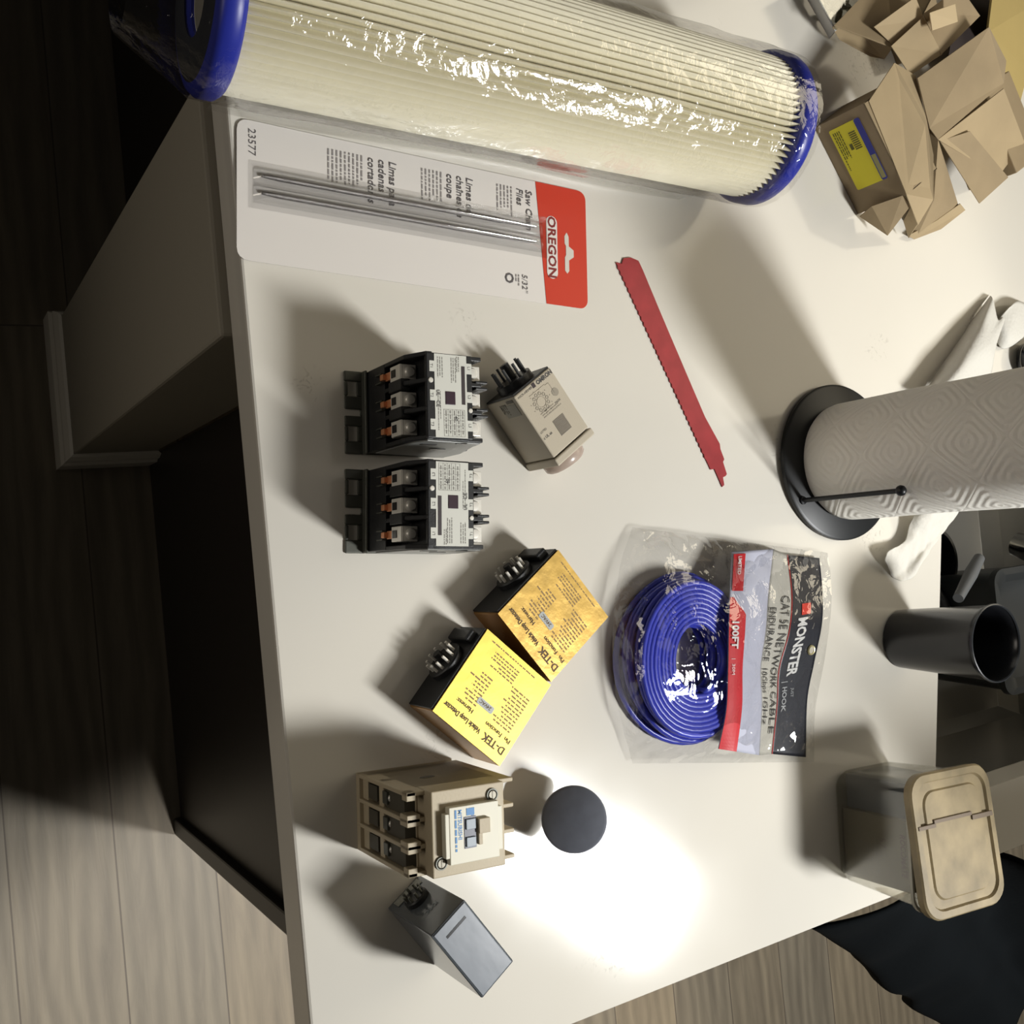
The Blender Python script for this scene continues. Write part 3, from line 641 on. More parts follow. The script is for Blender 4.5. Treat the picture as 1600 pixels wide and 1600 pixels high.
for x, y in ((0.0075, 0.0600), (0.0475, 0.0195)):
    s = MB().lathe([(0.0030, 0.1), (0.0036, 0.1012), (0.0044, 0.1012), (0.0046, 0.1)], T((x, y, 0.0)), 24).build('screw_boss', DKMETAL, mt_)
    MB(T((x, y, 0.1001))).cyl(0.0029, 0, 0.0012, None, 20).box(-0.0026, 0.0026, -0.0004, 0.0004, 0.0011, 0.0015).build('screw', mat('dull_screw', '8a8578', 0.45, 0.3), s, bevel=0.0002)
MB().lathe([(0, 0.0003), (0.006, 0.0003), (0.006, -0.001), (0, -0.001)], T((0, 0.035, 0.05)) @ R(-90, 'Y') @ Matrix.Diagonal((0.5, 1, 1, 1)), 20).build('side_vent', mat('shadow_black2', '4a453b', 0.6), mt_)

# ------------------------------------------------------------------ tall black relay
pr = thing('plug_relay', 'dark grey-black box relay with a slotted top standing nearest the worktop corner', 'relay', (0.2727, 0.2942, 0), math.radians(33))
RLX, RLY, RH = 0.0640, 0.0335, 0.075
RB = mat('charcoal_plastic', '50555a', 0.2, bump=0.08, bscale=60, coat=0.3)
mb = MB(); mb.box(0, RLX, 0, RLY, 0.0003, RH)
mb.build('case', RB, pr, bevel=0.0012)
MB().box(0.0012, RLX - 0.0015, 0.0015, RLY - 0.0015, RH, RH + 0.0006).build('top_face', mat('sheen_top', '747a82', 0.25, bump=0.2, bscale=25), pr, bevel=0.0005)  # paler than the case: reflected light painted into the top's colour
MB().box(0.0085, 0.0105, 0.0075, 0.0265, RH + 0.0003, RH + 0.0008).build('top_slot', BLKGLOSS, pr)
FM2 = frame(Vector((-0.0003, RLY, 0)), (0, -1, 0), (-1, 0, 0))      # the end face with the socket pins
MB(FM2).box(0.004, RLY - 0.005, 0.004, 0.013, 0, 0.0004).build('end_label', mat('worn_label', '8e908a', 0.6, var=0.3, vscale=200), pr)
MB(FM2).lathe([(0, 0.0045), (0.0085, 0.0045), (0.0095, 0.0035), (0.0095, 0)], T((RLY * 0.5, 0.026, 0)), 28).build('plug_base', BLACKP, pr, smooth=40)
for k in range(8):
    a = 2 * math.pi * k / 8
    MB(FM2).cyl(0.0011, 0.004, 0.009, T((RLY / 2 + 0.0068 * math.cos(a), 0.026 + 0.0068 * math.sin(a), 0)), 8).build('pin', DKMETAL, pr)
text('end_text', [('IDEC', 0.0055, RLY / 2, 0.047, {'ax': 'CENTER', 'bold': .02})], FM2 @ T((0, 0, 0.0003)), mat('grey_text', '7f8a92', 0.5), pr)

# ------------------------------------------------------------------ black puck tipped on its edge
axp = (Vector((0, 0, CAMZ)) - at(897, 1280, 0.045)).normalized()
pc = at(897, 1280, 0.0475)
pu = thing('knob', 'round black plastic knob tipped back in front of the bright lamp reflection', 'knob', (pc.x, pc.y, 0))
KM = T((-pc.x, -pc.y, 0)) @ frame(pc, (1, 0, 0), axp)
HAZED = mat('hazed_black', '6a6e79', 0.6, bump=0.15, bscale=60, var=0.15, vscale=80)  # black lifted to grey-blue: haze is put into the base colour
MB(KM).lathe([(0, 0.0), (0.0235, 0.0), (0.0252, -0.0008), (0.0259, -0.003), (0.0259, -0.026), (0.0248, -0.0275), (0, -0.0275)], None, 72).build('face', HAZED, pu, smooth=35)
low = pc - axp * 0.0275
MB(T((-pc.x, -pc.y, 0))).cyl(0.006, 0.0, low.z, T((low.x, low.y, 0)), 20).build('stem', HAZED, pu)

# ------------------------------------------------------------------ cable coil in its bag
CC = Vector((0.127, 0.598, 0))
CABLE = mat('blue_cable', '3b44b4', 0.3)
pts = []; rr0, rr1 = 0.026, 0.0765; nl = 9; layers = 5; rc = 0.0029
r_ = random.Random(5)
for L in range(layers):
    z = 0.0055 + L * 0.0058
    ns = nl * 40
    for i in range(ns + 1):
        t = i / ns; k = t if L % 2 == 0 else 1 - t
        inner = rr0 + 0.002 * L * 0.5; outer_ = rr1 - 0.0022 * L
        rad = inner + (outer_ - inner) * k
        a = (L * nl + t * nl) * 2 * math.pi
        wob = 0.0012 * math.sin(3 * a + L) + 0.0008 * noise.noise(Vector((a * .4, L, 0)))
        sy_ = math.sin(a); pts.append(Vector((math.cos(a) * (rad + wob) * 1.0, sy_ * (rad + wob) * (0.84 if sy_ > 0 else 0.99), z + 0.0012 * noise.noise(Vector((a * .3, L * 3., 5.))))))
co = MB().tube(pts, rc, 8).build('cable_coil', CABLE, None, smooth=80)
co.location = CC; tag(co, 'coil of blue network cable inside the clear bag', 'cable')

bag = thing('cable_bag', 'clear plastic bag with black header card around the blue cable coil', 'packaging', (0.12, 0.62, 0))
BI = T((-0.12, -0.62, 0))
def ctrl(rows):
    """smooth surface through a grid of control points (Catmull-Rom)"""
    def cr(p, t):
        n = len(p) - 1; x = min(t * n, n - 1e-6); i = int(x); f = x - i
        g = lambda k: p[max(0, min(n, k))]
        a, b, c, d = g(i - 1), g(i), g(i + 1), g(i + 2)
        return (b * 2 + (c - a) * f + (a * 2 - b * 5 + c * 4 - d) * f * f + (b * 3 - a - c * 3 + d) * f ** 3) * 0.5
    return lambda u, v: cr([cr(r, v) for r in rows], u)
# header card (wavy), u along the long way (down in the photo), v across
hz_ = [0.006, 0.012, 0.016, 0.010, 0.007, 0.006]
near = [(1229, 867), (1236, 930), (1232, 985), (1216, 1045), (1213, 1100), (1205, 1178)]
far = [(1280, 872), (1285, 925), (1284, 975), (1272, 1035), (1261, 1095), (1259, 1183)]
hdr = ctrl([[at(*n__, z=0) if False else at(n__[0], n__[1], z__), at(f__[0], f__[1], z__ * 0.8)] for n__, f__, z__ in zip(near, far, hz_)])
HB = mat('header_black', '23252e', 0.35)
MB(BI).grid(40, 10, hdr).build('header_card', HB, bag, thick=0.0006, smooth=180)
def onto(surf, dz, su=1, sv=1):
    return lambda u, v: Vector(surf(u, v)) + Vector((0, 0, dz))
def map_text(name, items, surf, Lu, Lv, dz, m, parent):
    """bend printed lettering onto a curved card: x runs along u, y runs along v"""
    o = text(name, items, Matrix(), m, parent)
    for v in o.data.vertices:
        p = BI @ (Vector(surf(min(1, max(0, v.co.x / Lu)), min(1, max(0, v.co.y / Lv)))) + Vector((0, 0, dz)))
        v.co = p
    return o
LU_, LV_ = 0.19, 0.046
MB(BI).grid(40, 1, lambda u, v: Vector(hdr(u, 0.0 + 0.04 * v)) + Vector((0, 0, 0.0008))).build('red_stripe', REDINK, bag)
map_text('brand_print', [('MONSTER', 0.0145, 0.064, 0.0135, {'bold': .035, 'sx': 0.90}), ('HDMI', 0.0001, 0, 0, {})][:1], hdr, LU_, LV_, 0.0009, mat('white_ink', 'd8d8d6', 0.4), bag)
map_text('small_print', [('|  HOOK', 0.0085, 0.129, 0.0090, {'bold': .02, 'sx': .9}), ('JUST', 0.0045, 0.138, 0.0200, {})], hdr, LU_, LV_, 0.0009, mat('grey_white_ink', 'a9abad', 0.4), bag)
MB(BI).grid(6, 4, lambda u, v: Vector(hdr(0.255 + 0.068 * u, 0.36 + 0.22 * v)) + Vector((0, 0, 0.0009))).build('brand_squares', mat('bright_red', 'd83a2c', 0.4), bag)
gp = Vector(hdr(0.53, 0.76)) + Vector((0, 0, 0.0012)); gn = (Vector(hdr(0.57, 0.70)) - Vector(hdr(0.54, 0.70))).cross(Vector(hdr(0.555, 0.8)) - Vector(hdr(0.555, 0.6))).normalized()
if gn.z < 0: gn = -gn
GMx = BI @ frame(gp, (1, 0, 0), gn)
MB(GMx).lathe([(0.0032, 0.0), (0.0034, 0.0010), (0.0044, 0.0012), (0.0052, 0.0)], None, 28).build('grommet', mat('brass_grommet', 'd9cfa0', 0.3, 0.5), bag, smooth=40)
MB(GMx).cyl(0.0033, 0.0, 0.0003, None, 24).build('hang_hole', mat('hole_counter', 'c4beaf', 0.4), bag)
# white strip of the card below the header with the product words
nr2 = [(1208, 858), (1200, 930), (1196, 985), (1188, 1045), (1190, 1100), (1186, 1180)]
z2 = [0.006, 0.014, 0.018, 0.016, 0.012, 0.008]
strip = ctrl([[at(a[0], a[1], z__ + 0.002), at(b2[0], b2[1], zz2)] for a, b2, z__, zz2 in zip(nr2, near, z2, hz_)])
GREYC = mat('pale_card', 'b9b6ac', 0.5)
MB(BI).grid(40, 6, strip).build('card_strip', GREYC, bag, thick=0.0005, smooth=180)
# lavender-grey insert sloping up over the coil and the red band
n3_ = [(1143, 862), (1140, 930), (1138, 985), (1137, 1045), (1134, 1110), (1122, 1170)]
z3 = [0.022, 0.036, 0.041, 0.041, 0.038, 0.026]
ins_ = ctrl([[at(c[0], c[1], zc), at((c[0] + a[0]) / 2, (c[1] + a[1]) / 2, (zc + z__ + .004) / 2 + 0.007), at(a[0], a[1], z__ + 0.002)] for c, a, zc, z__ in zip(n3_, nr2, z3, z2)])
MB(BI).grid(40, 16, ins_).build('insert_card', mat('lavender_card', 'b4b6c6', 0.45), bag, thick=0.0005, smooth=180)
REDB = mat('red_band', 'bf2c33', 0.35)
redp = lambda u, v: Vector(ins_(0.21 + 0.79 * u, -0.0 + 0.44 * v * min(1.0, 0.3 + 6 * u))) + Vector((0, 0, 0.0009))
MB(BI).grid(40, 6, redp).build('red_band', REDB, bag)
MB(BI).grid(10, 4, lambda u, v: Vector(ins_(0.02 + 0.16 * u, 0.06 + 0.28 * v)) + Vector((0, 0, 0.0012))).build('red_ribbon', REDB, bag)
map_text('ribbon_print', [('LIMITED', 0.0048, 0.006, 0.0080, {'sx': .85, 'bold': .02})], ins_, 0.18, 0.045, 0.0022, mat('white_ink', 'd8d8d6', 0.4), bag)
map_text('band_print', [('100FT', 0.0110, 0.061, 0.0045, {'bold': .03}), ('|  30M', 0.006, 0.098, 0.0055, {})], ins_, 0.18, 0.045, 0.0022, mat('white_ink', 'd8d8d6', 0.4), bag)
# words run across both cards
both = lambda u, v: (strip(u, (v - 0.5) * 2) if v > 0.5 else ins_(u, 0.4 + 1.2 * v))
map_text('product_print', [('CAT 5E NETWORK CABLE', 0.0155, 0.038, 0.0185, {'sx': .74}), ('ENDURANCE  10Gbps 1GHz', 0.0135, 0.050, 0.0035, {'sx': .70})], strip, 0.19, 0.034, 0.0015, mat('black_print', '3c3b3a', 0.5), bag)
# the clear bag itself
bo_ = [(985, 824), (1040, 836), (1110, 835), (1170, 846), (1216, 850), (1292, 866)]
rows = []
lft = [(985, 824), (968, 875), (955, 960), (955, 1050), (965, 1120), (985, 1192)]
rgt = [(1290, 864), (1296, 925), (1292, 980), (1283, 1040), (1270, 1110), (1268, 1190)]
prof_h = [0.0, 0.55, 1.0, 1.0, 0.92, 0.55, 0.4]
rows = []
for k, (a, b2) in enumerate(zip(lft, rgt)):
    hk = [0.12, 0.75, 1.0, 1.0, 0.85, 0.10][k]; row = []
    for j in range(7):
        t = j / 6
        x, y = a[0] + (b2[0] - a[0]) * t, a[1] + (b2[1] - a[1]) * t
        top_z = [0.003, 0.034, 0.041, 0.043, 0.036, 0.018, 0.008][j] * hk + 0.002
        # walk with the height so that the sheet still lies over the same spot of the worktop
        g0 = at(x, y, top_z); row.append(g0)
    rows.append(row)
bagf0 = ctrl(rows)
def bagf(u, v):
    p = Vector(bagf0(u, v)); e = min(1, 8 * min(u, 1 - u, v, 1 - v) + 0.15)
    n1 = noise.noise(Vector((p.x * 28, p.y * 28, 1))) ; n2 = noise.noise(Vector((p.x * 70, p.y * 55, 7)))
    n3 = abs(noise.noise(Vector((p.x * 36 + p.y * 20, p.y * 30 - p.x * 12, 3))))
    edge = max(0, 1 - 6 * min(u, 1 - u)) + max(0, 1 - 6 * v)
    p.z += 0.003 + e * (0.0022 * n1 + 0.0012 * n2) + (0.014 * n3 + .006 * n2) * edge * e
    p.z = max(p.z, 0.0012)
    return p
BAGF = film('bag_film', (0.965, 0.965, 0.965), 0.055, 0.8, 48, 0.05, 0.003)
MB(BI).grid(110, 110, bagf).build('bag_film', BAGF, bag, smooth=180)
def bagu(u, v):
    p = Vector(bagf0(u, v)); p.z = 0.0007; return p

# ------------------------------------------------------------------ paper towel roll on its stand
TC = Vector((-0.0386, 0.8253, 0))
st = thing('paper_towel_holder', 'black metal paper towel stand with round base and side rod', 'paper towel holder', TC)
BM = mat('black_metal', '17191b', 0.38, 0.2)
MB().lathe([(0, 0), (0.076, 0), (0.0795, 0.003), (0.0795, 0.007), (0.077, 0.0085), (0, 0.0085)], None, 96).build('base', BM, st, smooth=35)
MB().cyl(0.006, 0.008, 0.31, None, 20).build('center_post', BM, st)
rp = at(1253, 782, .008) - TC
MB().tube([(rp.x, rp.y, 0.008), (rp.x, rp.y, 0.122)], 0.0024, 12).build('side_rod', BM, st)
MB().lathe([(0, -0.005), (0.0025, -0.0043), (0.0043, -0.0025), (0.005, 0), (0.0043, 0.0025), (0.0025, 0.0043), (0, 0.005)], T((rp.x, rp.y, 0.125)), 24).build('ball_finial', BM, st, smooth=180)
MB().lathe([(0, 0), (0.004, 0.0), (0.004, 0.002), (0.0024, 0.003)], T((rp.x, rp.y, 0.0085)), 16).build('rod_collar', BM, st)
TOWEL = towel_mat()
b_ = bmesh.new(); RO, HH = 0.0585, 0.279
uvl = b_.loops.layers.uv.new('UVMap'); n_ = 120; hs = [0, 0.004] + [0.01 + (HH - 0.014) * k / 30 for k in range(31)] + [HH]
def rad(a, z):
    e = 0.004 if z < 0.003 else (0.0012 if z < 0.008 else 0)
    return RO - e + 0.0008 * noise.noise(Vector((math.cos(a) * 2, math.sin(a) * 2, z * 12))) + 0.0006 * math.sin(2 * a)
g = [[b_.verts.new((rad(2 * math.pi * i / n_, z) * math.cos(2 * math.pi * i / n_), rad(2 * math.pi * i / n_, z) * math.sin(2 * math.pi * i / n_), z)) for i in range(n_)] for z in hs]
gi = [[b_.verts.new((0.021 * math.cos(2 * math.pi * i / n_), 0.021 * math.sin(2 * math.pi * i / n_), z)) for i in range(n_)] for z in (0, HH)]
for k in range(len(hs) - 1):
    for i in range(n_):
        j = (i + 1) % n_; f = b_.faces.new((g[k][i], g[k][j], g[k + 1][j], g[k + 1][i]))
        for lp, (ii, kk) in zip(f.loops, ((i, k), (i + 1, k), (i + 1, k + 1), (i, k + 1))): lp[uvl].uv = (2 * math.pi * RO * ii / n_, hs[kk])
for i in range(n_):
    j = (i + 1) % n_
    b_.faces.new((g[0][j], g[0][i], gi[0][i], gi[0][j])); b_.faces.new((g[-1][i], g[-1][j], gi[1][j], gi[1][i])); b_.faces.new((gi[0][i], gi[1][i], gi[1][j], gi[0][j]))
me = bpy.data.meshes.new('paper_towel_roll'); b_.to_mesh(me); b_.free(); me.materials.append(TOWEL)
for p in me.polygons: p.use_smooth = True
me.set_sharp_from_angle(angle=math.radians(50))
ro_ = bpy.data.objects.new('paper_towel_roll', me); COL.objects.link(ro_); ro_.location = TC + Vector((0, 0, 0.0088)); ro_.rotation_euler = (0, 0, 2.2)
tag(ro_, 'white embossed paper towel roll standing on the black metal stand', 'paper towel roll')

def sheet(name, ctl, label, cat, m, thick=0.0004, amp=0.002, fr=40, nu=36, nv=36, group=None):
    s0 = ctrl(ctl); o0 = Vector(s0(0.5, 0.5)); o0.z = 0
    def fn(u, v):
        p = Vector(s0(u, v)); p.z = max(p.z + amp * noise.noise(Vector((p.x * fr, p.y * fr, 2.2))), 0.0006); return p - o0
    o_ = MB().grid(nu, nv, fn).build(name, m, None, smooth=180, thick=thick); o_.location = o0
    tag(o_, label, cat, group); return o_
PAPER = mat('tissue', 'd3d0c7', 0.9, bump=0.7, bscale=260)
sheet('paper_towel_sheet', [[at(1428, 806, .014), at(1412, 846, .010), at(1384, 866, .016), at(1392, 898, .002)],
                            [at(1455, 800, .026), at(1436, 846, .012), at(1414, 884, .004), at(1408, 908, .004)],
                            [at(1490, 796, .018), at(1462, 836, .006), at(1440, 872, .010), at(1428, 900, .004)],
                            [at(1500, 795, .012), at(1478, 828, .006), at(1455, 858, .004), at(1434, 886, .002)]],
      'crumpled white paper towel corner beside the roll at the sink edge', 'paper towel', PAPER, amp=0.003, fr=90)
sheet('paper_towel_sheet', [[at(1440, 618, .002), at(1480, 560, .002), at(1520, 500, .002), at(1548, 462, .002)],
                            [at(1452, 622, .028), at(1492, 570, .028), at(1530, 515, .024), at(1552, 468, .012)],
                            [at(1490, 622, .030), at(1510, 578, .034), at(1540, 540, .030), at(1560, 500, .014)],
                            [at(1540, 615, .004), at(1550, 580, .010), at(1556, 545, .020), at(1576, 480, .010)]],
      'folded white paper towel lying behind the far side of the roll', 'paper towel', PAPER, amp=0.002, fr=30)
sheet('paper_scrap', [[at(1556, 530, .002), at(1562, 500, .012), at(1578, 480, .016)], [at(1566, 545, .004), at(1580, 520, .016), at(1592, 470, .012)], [at(1582, 540, .002), at(1600, 525, .006), at(1612, 480, .002)]],
      'small curled white paper scrap near the black dish', 'paper', PAPER, nu=14, nv=14)
dd = at(1612, 566, 0.01)
ds = thing('black_dish', 'round black dish with a grey ring cut off by the photo edge behind the roll', 'dish', (dd.x, dd.y, 0))
MB().lathe([(0, 0.002), (0.018, 0.002), (0.024, 0.006), (0.026, 0.012), (0.0245, 0.012), (0.022, 0.007), (0, 0.004)], None, 48).build('bowl', BLKGLOSS, ds, smooth=40)
MB().lathe([(0.0125, 0.0125), (0.0155, 0.0135), (0.0155, 0.0145), (0.012, 0.0145), (0.0125, 0.0125)], None, 40).build('ring', mat('grey_ring', '8c8f92', 0.4), ds, smooth=40)

# ------------------------------------------------------------------ black tumbler
CB = Vector((0.1515, 0.8985, 0))
cp = thing('tumbler', 'empty black tumbler standing on the worktop by the sink edge', 'cup', CB)
MB().lathe([(0, 0), (0.0285, 0), (0.0305, 0.002), (0.0312, 0.012), (0.0365, 0.104), (0.0378, 0.1085), (0.0372, 0.110), (0.0355, 0.108), (0.0345, 0.100), (0.0290, 0.006), (0, 0.005)], None, 80).build('body', mat('black_cup', '1b1c1f', 0.25, bump=0.05, bscale=40), cp, smooth=40)
MB().lathe([(0.0367, 0.1075), (0.0382, 0.1085), (0.0379, 0.1105), (0.0368, 0.1108), (0.036, 0.1098)], None, 80).build('rim', mat('cup_rim', '2c2e31', 0.2), cp, smooth=60)

# ------------------------------------------------------------------ dishes in the sink
def sinkthing(px, py, z): p = at(px, py, z); return p
p = at(1488, 884, -0.11); p.x -= 0.006
pan = thing('black_pot', 'black pot leaning in the sink right beside the paper towel roll', 'pot', (p.x, p.y, -0.225))
MB().lathe([(0, 0.004), (0.030, 0.004), (0.040, 0.02), (0.042, 0.09), (0.044, 0.092), (0.0400, 0.092), (0.037, 0.02), (0, 0.012)], None, 56).build('body', BLKGLOSS, pan, smooth=40)
MB().tube([(0.038, 0.0, 0.085), (0.052, 0.0, 0.095), (0.066, 0.0, 0.10)], [0.007, 0.008, 0.006], 12).build('handle', BLACKP, pan, smooth=60)
p = at(1590, 960, -0.05)
p.x += 0.0; p.y += 0.02
tr = thing('black_container', 'large dark plastic container sitting in the sink behind the black tumbler', 'container', (p.x + .02, p.y + 0.02, -0.225))
mb = MB()
for (a0_, a1_, z_) in ((0.060, 0.085, 0.0),):
    pass
prv = None
for hw, hl, z in ((0.060, 0.066, 0.0), (0.068, 0.074, 0.16), (0.072, 0.078, 0.162), (0.072, 0.078, 0.170), (0.064, 0.070, 0.170), (0.055, 0.060, 0.162)):
    rg = [mb.b.verts.new((x, y, z)) for x, y in rrect(-hl, hl, -hw, hw, 0.018, 5)]
    if prv:
        for i in range(len(rg)): mb.b.faces.new((prv[i], prv[(i + 1) % len(rg)], rg[(i + 1) % len(rg)], rg[i]))
    else: mb.b.faces.new(rg[::-1])
    prv = rg
mb.b.faces.new(prv)
mb.build('body', mat('dull_black', '1e2122', 0.5), tr, smooth=35)
p0_, p1_ = at(1497, 935, -0.03), at(1530, 872, -0.05)
sc_ = MB().tube([(0, 0, 0), tuple((p1_ - p0_) * 0.6), tuple(p1_ - p0_)], [0.006, 0.008, 0.0065], 14).build('spatula_handle', mat('grey_silicone', '606264', 0.45), None, smooth=60)
sc_.location = p0_; tag(sc_, 'grey utensil handle slanting out of the sink', 'utensil')
p = at(1588, 850, -0.10)
fc = MB().lathe([(0, 0), (0.016, 0.0), (0.018, 0.02), (0.014, 0.09), (0.0, 0.095)], R(20, 'Y'), 32).build('steel_strainer', mat('chrome', 'c8c6c0', 0.12, 1.0), None, smooth=50)
fc.location = p; tag(fc, 'shiny steel utensil end glinting in the sink beside the roll', 'utensil')

# ------------------------------------------------------------------ plastic tub with dirty lid
tb = thing('plastic_tub', 'clear plastic tub with a dusty tan lid overhanging the worktop edge', 'tub', (0.3245, 0.819, 0), math.radians(-3.5))
def rounded(mb, spec, capb=True, capt=True):
    prv = None
    for hx, hy, z, r in spec:
        rg = [mb.b.verts.new(mb.m @ Vector((x, y, z))) for x, y in rrect(-hx, hx, -hy, hy, r, 6)]
        if prv:
            for i in range(len(rg)): mb.b.faces.new((prv[i], prv[(i + 1) % len(rg)], rg[(i + 1) % len(rg)], rg[i]))
        elif capb: mb.b.faces.new(rg[::-1])
        prv = rg
    if capt: mb.b.faces.new(prv)
    return mb
TUBF = film('tub_plastic', (0.93, 0.925, 0.90), 0.0, 0.10, 40, 0.10)
rounded(MB(), [(0.051, 0.042, 0.0005, 0.014), (0.0545, 0.0445, 0.006, 0.016), (0.0585, 0.048, 0.088, 0.016), (0.0615, 0.0505, 0.089, 0.018), (0.0615, 0.0505, 0.0925, 0.018)], True, False).build('tub_body', TUBF, tb, smooth=40, thick=0.0008)
rounded(MB(), [(0.0600, 0.0495, 0.0885, 0.017), (0.0622, 0.0512, 0.0895, 0.018), (0.0622, 0.0512, 0.0925, 0.018), (0.0600, 0.0495, 0.0930, 0.017)], False, False).build('tub_rim', mat('cloudy_rim', 'a9a79c', 0.3), tb, smooth=40)
LIDM = T((0, 0.002, 0.1015)) @ R(5.5, 'Y').inverted() @ R(2.0, 'X')
LD = mat('dusty_lid', '988867', 0.5, bump=0.15, bscale=50, var=0.4, vscale=34)
rounded(MB(LIDM), [(0.061, 0.0515, -0.007, 0.018), (0.0645, 0.0545, -0.006, 0.02), (0.0650, 0.055, 0.001, 0.02), (0.0635, 0.0535, 0.0028, 0.019), (0.0575, 0.0475, 0.0030, 0.017), (0.0560, 0.046, 0.0005, 0.016), (0.0490, 0.039, 0.0005, 0.014), (0.0475, 0.0375, 0.0022, 0.013)], False, True).build('lid', LD, tb, smooth=30)
mb = MB(LIDM @ T((-0.018, 0, 0.0022)))
mb.box(-0.0018, 0.0018, -0.051, -0.028, 0, 0.0016).box(-0.005, -0.0015, -0.030, 0.022, 0, 0.0016).box(-0.0015, 0.003, 0.022, 0.051, 0, 0.0016)
mb.build('lid_latch_groove', mat('lid_groove', '6f6152', 0.6), tb, bevel=0.0005)
bxm = mat('grey_carton', '6f6857', 0.65, var=0.12, vscale=30)
ibx = thing('small_carton', 'grey-tan product carton seen through the wall of the clear tub', 'carton', (0.336, 0.812, 0.0015), math.radians(-3.5))
MB().prism([(-0.030, 0.0), (0.036, 0.0), (0.036, 0.078), (-0.030, 0.082)][:4], 0.0, 0.022, T((0, -0.008, 0.0)) @ R(90, 'X')).build('carton_body', bxm, ibx, bevel=0.001)
text('carton_print', [('ROCOMATE', 0.0085, 0.0025, 0.0680, {'bold': .03, 'shear': .15, 'ax': 'CENTER', 'sx': .85}), ('57', 0.010, -0.010, 0.044, {})], T((0, -0.0302, 0)) @ R(90, 'X'), mat('carton_ink', '5a4a42', 0.6), ibx)
mb = MB(T((0, -0.0302, 0)) @ R(90, 'X')); bars(mb, -0.002, 0.030, [0.012 + 0.0028 * i for i in range(11)], 0.0013, rnd, 0.0); mb.box(-0.012, 0.008, 0.0385, 0.0395, 0, 0.0001)
mb.build('carton_fine_print', mat('carton_faint', '6f6a5e', 0.6), ibx, thick=0.0001)
ib2 = MB().box(-0.018, 0.018, -0.030, 0.030, 0, 0.070).build('inner_box', mat('slate_box', '54575c', 0.6), None, bevel=0.001)
ib2.location = (0.292, 0.822, 0.0015); ib2.rotation_euler = (0, 0, math.radians(-3.5)); tag(ib2, 'slate grey box inside the clear tub on its left side', 'box')

# ------------------------------------------------------------------ black cloth hanging beyond the worktop end
CLOTH = mat('black_cloth', '0e1113', 0.95, bump=0.4, bscale=120, spec=0.1)
edge_near = [(1283, 1446), (1316, 1466), (1352, 1492), (1375, 1512), (1402, 1546), (1432, 1556), (1446, 1578), (1490, 1602), (1530, 1640)]
rows = []
for i, (x, y) in enumerate(edge_near):
    t = i / (len(edge_near) - 1)
    a = at(x, y, -0.10 - 0.25 * t); tail = at(1565 + 90 * t, 1335 + 200 * t, -0.02 - 0.25 * t)
    rows.append([a + Vector((0, 0, -0.03)), a, a.lerp(tail, 0.33) + Vector((0.0, 0, 0.012)), a.lerp(tail, 0.66) + Vector((0, 0, -0.01)), tail, Vector((0.445 + 0.05 * t, 1.02 + 0.42 * t, 0.20)), Vector((0.45 + 0.05 * t, 1.03 + 0.44 * t, 0.58))])  # upper part, out of view, is added to shade the worktop by the sink
cf = ctrl(rows)
c0_ = Vector((0.56, 0.95, -0.3))
def clf(u, v):
    p = Vector(cf(u, v)); p.z += 0.010 * noise.noise(Vector((p.x * 14, p.y * 14, 0))); p.x = max(p.x, 0.4135); return p - c0_
cl = MB().grid(60, 60, clf).build('black_cloth', CLOTH, None, smooth=180, thick=0.006)
cl.location = c0_; tag(cl, 'black fabric with a wavy hem hanging beyond the worktop end behind the tub', 'cloth')

# ------------------------------------------------------------------ cardboard boxes and flaps
def plate(name, pxs, m, parent, thick=0.0012, inv=None):
    mb = MB(inv) if inv else MB(); mb.quad(*[at(*p) for p in pxs]) if len(pxs) == 4 else mb.b.faces.new([mb.b.verts.new(mb.m @ at(*p)) for p in pxs])
    return mb.build(name, m, parent, thick=thick, bevel=0.0003)
O = at(1272, 200, 0); E1 = at(1340, 335, 0); a_ = math.atan2((E1 - O).y, (E1 - O).x)
bx = thing('cardboard_box', 'torn brown cardboard box with a yellow label behind the filter end', 'box', (O.x, O.y, 0), a_)
IV = (T(O) @ Matrix.Rotation(a_, 4, 'Z')).inverted()
w1 = (E1 - O).length; Hb = 0.064; w2 = 0.060
mb = MB(); mb.box(0, w1, 0, 0.0015, 0.0005, Hb).box(0, 0.0015, 0.0015, w2, 0.0005, Hb).box(w1 - 0.0015, w1, 0.0015, w2, 0.0005, Hb).box(0, w1, w2 - 0.0015, w2, 0.0005, Hb).box(0, w1, 0, w2, 0.0002, 0.0015).box(0, w1, 0, w2, Hb - 0.0012, Hb)
mb.build('box_body', CARD, bx, bevel=0.0004)
LBM = frame(Vector((0, -0.0004, 0)), (1, 0, 0), (0, -1, 0))
lb = MB(LBM).prism(rrect(0.010, 0.078, 0.014, 0.052, 0.002), 0, 0.0003).build('yellow_label', mat('yellow_label', 'e3d62c', 0.5), bx)
MB(LBM).prism(rrect(0.010, 0.078, 0.0455, 0.0525, 0.002), 0.0003, 0.0005).build('blue_label_bar', mat('blue_label', '2c3190', 0.45), bx)
MB(LBM).box(0.050, 0.076, 0.0465, 0.0515, 0.0005, 0.0006).build('label_text_field', mat('tan_field', '9a9560', 0.5), bx)
mb = MB(LBM)
for k in range(9): mb.box(0.020 + k * 0.0022, 0.0212 + k * 0.0022, 0.034, 0.042, 0.0003, 0.0005)
mb.box(0.031, 0.0375, 0.029, 0.0325, 0.0003, 0.0005)
bars(mb, 0.014, 0.066, [0.017, 0.0195, 0.022, 0.0245], 0.0011, rnd, 0.0005, None, 0.5)
mb.build('label_print', mat('olive_ink', '5c5820', 0.6), bx, fixn=False)
